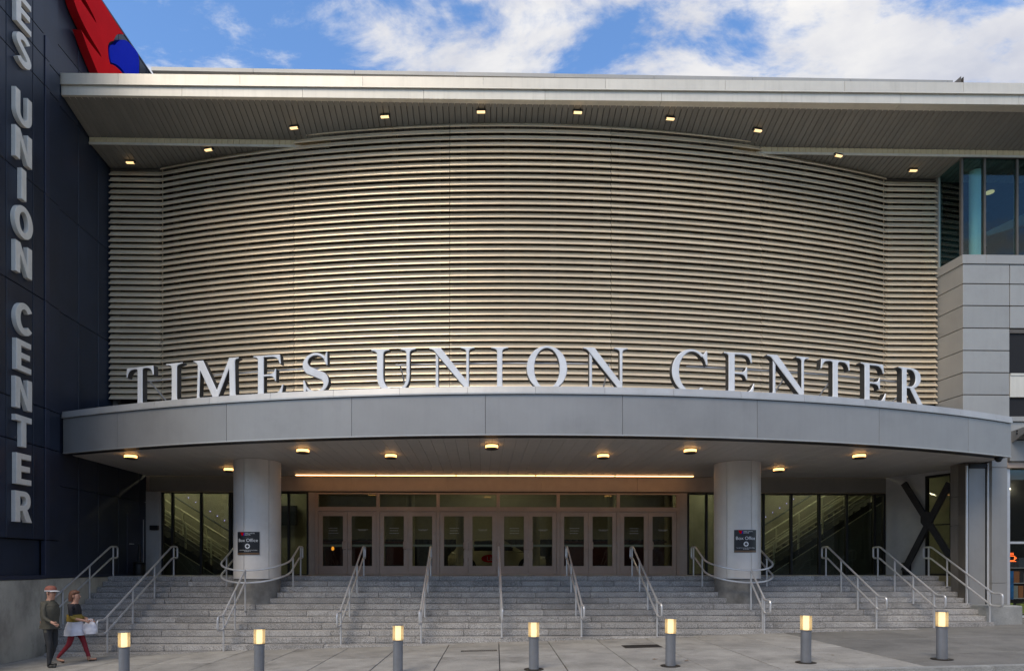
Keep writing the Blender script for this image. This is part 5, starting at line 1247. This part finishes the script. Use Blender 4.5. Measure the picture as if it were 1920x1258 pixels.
# ------------------------------------------------------------------ people (two walkers, at rest in mid stride)
mat('skin', (.42, .22, .15), .55, var=.08, scale=20); mat('jacket', (.065, .06, .045), .85, var=.2, scale=12); mat('trousers', (.022, .023, .026), .85, var=.15, scale=12)
mat('shoe', (.012, .012, .012), .45); mat('cap_red', (.24, .085, .06), .8, var=.1, scale=20); mat('cap_white', (.5, .5, .52), .8)
mat('hair_brown', (.13, .055, .03), .7, var=.2, scale=30); mat('top_black', (.02, .018, .022), .85, var=.1); mat('top_yellow', (.26, .18, .03), .8, var=.1); mat('red_trousers', (.20, .014, .024), .85, var=.12, scale=12)
mat('white_cloth', (.62, .62, .68), .85, var=.06, scale=10); mat('sandal', (.05, .025, .015), .7); mat('eye_dark', (.02, .015, .012), .3)
from mathutils import noise as mnoise
def cloth(rings, amp=.010, f=11.0, sub=5):
    out_ = []; n = len(rings[0])
    for a, b in zip(rings[:-1], rings[1:]):
        for k in range(sub):
            t = k/sub; out_.append([Vector(p)*(1-t)+Vector(q)*t for p, q in zip(a, b)])
    out_.append([Vector(p) for p in rings[-1]])
    res = []
    for r_ in out_:
        c = sum(r_, Vector())/n; rr = []
        for p in r_:
            d_ = (p-c); d_.z = 0; d_.normalize(); rr.append(p+d_*amp*(mnoise.noise(Vector((p.x*f, p.y*f, p.z*f*.5)))*1.4+mnoise.noise(Vector((p.x*f*2.3, p.y*f*2.3, p.z*f))) * .5)+Vector((0, 0, amp*.7*mnoise.noise(p*7))))
        res.append(rr)
    return res
def skinned(verts, edges, name):
    me = bpy.data.meshes.new(name); me.from_pydata([v[0] for v in verts], edges, []); me.update()
    o = bpy.data.objects.new(name, me); COL.objects.link(o)
    m = o.modifiers.new('skin', 'SKIN'); m.use_smooth_shade = True
    for i, v in enumerate(verts):
        r_ = v[1]; r_ = r_ if isinstance(r_, tuple) else (r_, r_); me.skin_vertices[0].data[i].radius = r_
        me.skin_vertices[0].data[i].use_root = (i == 0)
    s_ = o.modifiers.new('sub', 'SUBSURF'); s_.levels = 2; s_.render_levels = 2
    dg = bpy.context.evaluated_depsgraph_get(); dg.update()
    out_ = bpy.data.meshes.new_from_object(o.evaluated_get(dg)); bpy.data.objects.remove(o); out_.name = name
    return out_
def person(loc, rz, label, spec, H):
    t = empty('person', loc, rz); tag(t, label, 'person', 'people walking past the steps')
    V, E = [], []
    def add(p, r_, par=None):
        V.append((tuple(p), r_)); 
        if par is not None: E.append((par, len(V)-1))
        return len(V)-1
    # facing +X. y: left is +
    pel = add((0, 0, .94), (.15, .115))
    ab = add((.01, 0, 1.08), (.145, .11), pel); ch_ = add((.0, 0, 1.26), (.165, .12), ab); sh = add((-.01, 0, 1.41), (.13, .085), ch_); nk = add((.0, 0, 1.50), (.058, .058), sh)
    hd0 = add((.025, 0, 1.575), (.078, .085), nk); hd1 = add((.03, 0, 1.66), (.088, .105), hd0); hd2 = add((.015, 0, 1.735), (.07, .08), hd1)
    hands = []
    for s_ in (1, -1):
        A = spec['arm'][s_]
        so = add((-.01, .17*s_, 1.40), .062, sh); el = add((-.01+A[0][0], (.21+A[0][1])*s_, 1.40+A[0][2]), .045, so); wr = add((-.01+A[1][0], (.21+A[1][1])*s_, 1.40+A[1][2]), .030, el)
        w0 = Vector(V[wr][0]); e0 = Vector(V[el][0]); dr = (w0-e0).normalized(); sid = Vector((0, 1, 0)).cross(dr).normalized(); 
        pm = add(w0+dr*.055, (.036, .02), wr); pk = add(w0+dr*.095, (.038, .018), pm)
        for k_, (off, ln) in enumerate(((-.030, .068), (-.010, .080), (.011, .076), (.031, .060))):
            f1 = add(w0+dr*(.105+ln*.35)+sid*off, .0095, pk); f2 = add(w0+dr*(.105+ln*.8)+sid*off*1.05+Vector((0, -.02*s_, 0)), .008, f1)
        th1 = add(w0+dr*.065-sid*.045, .011, pm); th2 = add(w0+dr*.105-sid*.058, .009, th1)
        Lg = spec['leg'][s_]
        hp = add((0, .09*s_, .88), .098, pel); kn = add((Lg[0][0], .095*s_, Lg[0][1]), .064, hp); an = add((Lg[1][0], .095*s_, Lg[1][1]), .042, kn)
        he = add((Lg[1][0]-.035, .095*s_, Lg[1][1]-.055+Lg[2]*-.0), (.036, .032), an); 
        bl = add((Lg[1][0]+.10*math.cos(Lg[2]), .10*s_, max(.035, Lg[1][1]-.055-.10*math.sin(Lg[2]))), (.042, .028), he); to = add((Lg[1][0]+.175*math.cos(Lg[2]), .105*s_, max(.03, Lg[1][1]-.06-.17*math.sin(Lg[2]))), (.036, .022), bl)
    me = skinned(V, E, 'body')
    for v in me.vertices:        # folds in the cloth
        if v.co.z < 1.44: v.co += v.normal*(.009*mnoise.noise(Vector((v.co.x*14, v.co.y*14, v.co.z*9)))+.004*mnoise.noise(v.co*38))*(1 if abs(v.co.y) < .19 or v.co.z > 1.05 else .25)
    mats = [M[k_] for k_ in spec['mats']]
    for q in mats: me.materials.append(q)
    for p in me.polygons: p.material_index = spec['pick'](p.center); p.use_smooth = True
    sc_ = H/1.80
    bd = link('body', me, None, t); 
    parts = [bd]
    def pt(mb, name, m, smooth=True): o = mb.build(name, m, t, smooth=smooth); parts.append(o); return o
    q = MB(); 
    for s_ in (1, -1): q.lathe([(0, -.011), (.011, 0), (0, .011)], (.118, .033*s_, 1.668), 8)
    pt(q, 'eyes', M['eye_dark'])
    q = MB(); q.sweep([[(.118, -.012, 1.665), (.118, .012, 1.665), (.112, 0, 1.68)], [(.142, -.015, 1.632), (.142, .015, 1.632), (.150, 0, 1.64)], [(.118, -.016, 1.62), (.118, .016, 1.62), (.125, 0, 1.622)]]); pt(q, 'nose', M['skin'])
    q = MB(); q.box(.112, .122, -.022, .022, 1.592, 1.600); pt(q, 'mouth', M['cap_red'])
    q = MB()
    for s_ in (1, -1): q.lathe([(0, -.03), (.016, -.02), (.02, .01), (.012, .03), (0, .034)], (.02, .098*s_, 1.65), 8)
    pt(q, 'ears', M['skin'])
    spec['extra'](pt)
    for o in parts: o.scale = (sc_,)*3
    return t
def cap_extra(pt):
    q = MB(); n_ = 20
    def rg(r1, r2, z, dx=0): return [(.015+dx+r1*math.cos(2*PI*i/n_), r2*math.sin(2*PI*i/n_), z) for i in range(n_)]
    q.sweep([rg(.118, .108, 1.69), rg(.122, .11, 1.72), rg(.112, .10, 1.77), rg(.075, .066, 1.805), rg(.02, .02, 1.818)]); pt(q, 'cap', M['cap_red'])
    q = MB(); q.sweep([rg(.121, .111, 1.688), rg(.124, .114, 1.69), rg(.124, .114, 1.712), rg(.121, .111, 1.713)]); pt(q, 'cap_band', M['cap_white'])
    q = MB(); fr_ = []
    for i in range(9):
        a = -PI/2*.75+PI*.75*i/8; fr_.append([(.015+.115*math.cos(a), .105*math.sin(a), 1.70), (.02+.20*math.cos(a), .125*math.sin(a), 1.682), (.02+.20*math.cos(a), .125*math.sin(a), 1.688), (.015+.115*math.cos(a), .105*math.sin(a), 1.708)])
    q.sweep(fr_); pt(q, 'cap_brim', M['cap_white'])
    q = MB(); q.sweep([rg(.112, .104, 1.61, -.02), rg(.118, .108, 1.65, -.012), rg(.118, .107, 1.69)], caps=False)
    # jacket skirt
    q = MB(); n_ = 24
    def rj(r1, r2, z, dx=0): return [(dx+r1*math.cos(2*PI*i/n_)*(1+.05*math.sin(5*i+z*9)), r2*math.sin(2*PI*i/n_)*(1+.05*math.cos(7*i+z*11)), z) for i in range(n_)]
    q.sweep(cloth([rj(.14, .195, 1.37, -.005), rj(.165, .205, 1.28), rj(.165, .195, 1.15), rj(.152, .182, 1.05), rj(.168, .192, .95), rj(.176, .198, .86), rj(.162, .185, .862)], .014), caps=False); pt(q, 'jacket', M['jacket'])
    q = MB(); q.sweep([rj(.075, .085, 1.47), rj(.10, .12, 1.44), rj(.14, .195, 1.372)], caps=False); pt(q, 'collar', M['jacket'])
def man_pick(c):
    if c.z > 1.49: return 0
    if c.z < .085: return 3
    arm = abs(c.y) > .19
    if c.z < .90 and abs(c.y) < .19 and not (abs(c.y) > .16 and c.z > .80): return 2
    # hands: near the wrist ends
    for w_ in MAN_W:
        if (Vector(c)-w_).length < .12: return 0
    return 1
MAN_W = [Vector((-.01-.30, .27, .97)), Vector((-.01+.26, -.25, .96))]
man = dict(arm={1: ((-.14, .02, -.25), (-.30, .03, -.36)), -1: ((.06, .03, -.28), (.24, .02, -.38))}, leg={1: ((.03, .50), (-.10, .115), .12), -1: ((.07, .50), (.06, .085), 0.0)},
           mats=['skin', 'jacket', 'trousers', 'shoe'], pick=man_pick, extra=cap_extra)
MAN_W = [Vector((-.01-.40, .24, .99)), Vector((-.01+.34, -.23, .97))]
def place(px, py):
    c = at_z(px, py, 0.0)
    for _ in range(6): c = at_z(px, py, ground(c.x))
    return (c.x, c.y, ground(c.x))
person(place(94, 1250), -.12, 'walker in olive jacket, dark trousers and red cap at the far left', man, 1.82)
def wom_pick(c):
    if c.z > 1.47: return 0
    if c.z < .055: return 4
    if c.z < .13: return 0
    if c.z < .90 and abs(c.y) < .2 and abs(c.x) < .6 and not (abs(c.y) > .165 and c.z > .8): return 2
    for w_ in WOM_W:
        if (Vector(c)-w_).length < .2: return 0
    if 1.02 < c.z < 1.18 and c.x > -.3: return 3
    return 1
WOM_W = [Vector((.30, .22, 1.0)), Vector((.32, -.22, 1.0))]
def wom_extra(pt):
    q = MB(); n_ = 20
    def rg(r1, r2, z, dx=0): return [(.0+dx+r1*math.cos(2*PI*i/n_), r2*math.sin(2*PI*i/n_), z) for i in range(n_)]
    q.sweep([rg(.06, .10, 1.52, -.06), rg(.085, .112, 1.60, -.05), rg(.095, .114, 1.69, -.035), rg(.118, .108, 1.75, .0), rg(.085, .08, 1.79, .0), rg(.02, .02, 1.81)]); pt(q, 'hair', M['hair_brown'])
    q = MB()
    def rj(r1, r2, z, dx=0): return [(dx+r1*math.cos(2*PI*i/24)*(1+.06*math.sin(3*i)), r2*math.sin(2*PI*i/24)*(1+.05*math.cos(5*i)), z) for i in range(24)]
    q.sweep(cloth([rj(.155, .175, 1.02), rj(.18, .195, .94), rj(.205, .21, .84), rj(.225, .215, .74), rj(.23, .215, .68), rj(.22, .205, .682)], .022, 13), caps=False); pt(q, 'white_tunic', M['white_cloth'])
    q = MB(); q.sweep(cloth([rj(.148, .178, 1.20), rj(.158, .185, 1.12), rj(.165, .185, 1.03)], .012, 15), caps=False); pt(q, 'yellow_wrap', M['top_yellow'])
    q = MB(); q.sweep(cloth([rg(.10, .05, 1.0, .36), rg(.15, .08, .93, .36), rg(.17, .09, .80, .36), rg(.14, .08, .71, .36)], .02, 14)); pt(q, 'white_bag', M['white_cloth'])
    q = MB(); q.tube([(.30, .03, .98), (.31, .04, 1.06), (.36, .05, 1.09), (.41, .04, 1.06), (.42, .03, .98)], .008, 6); q.tube([(.30, -.03, .98), (.31, -.04, 1.06), (.36, -.05, 1.09), (.41, -.04, 1.06), (.42, -.03, .98)], .008, 6); pt(q, 'bag_handle', M['white_cloth'])
wom = dict(arm={1: ((.03, .01, -.27), (.27, -.03, -.36)), -1: ((.05, .02, -.27), (.30, -.03, -.34))}, leg={1: ((.16, .52), (.30, .10), -.15), -1: ((-.06, .49), (-.33, .16), .55)},
           mats=['skin', 'top_black', 'red_trousers', 'top_yellow', 'sandal'], pick=wom_pick, extra=wom_extra)
person(place(140, 1241), .05, 'walker in red trousers and white tunic holding a white bag', wom, 1.70)
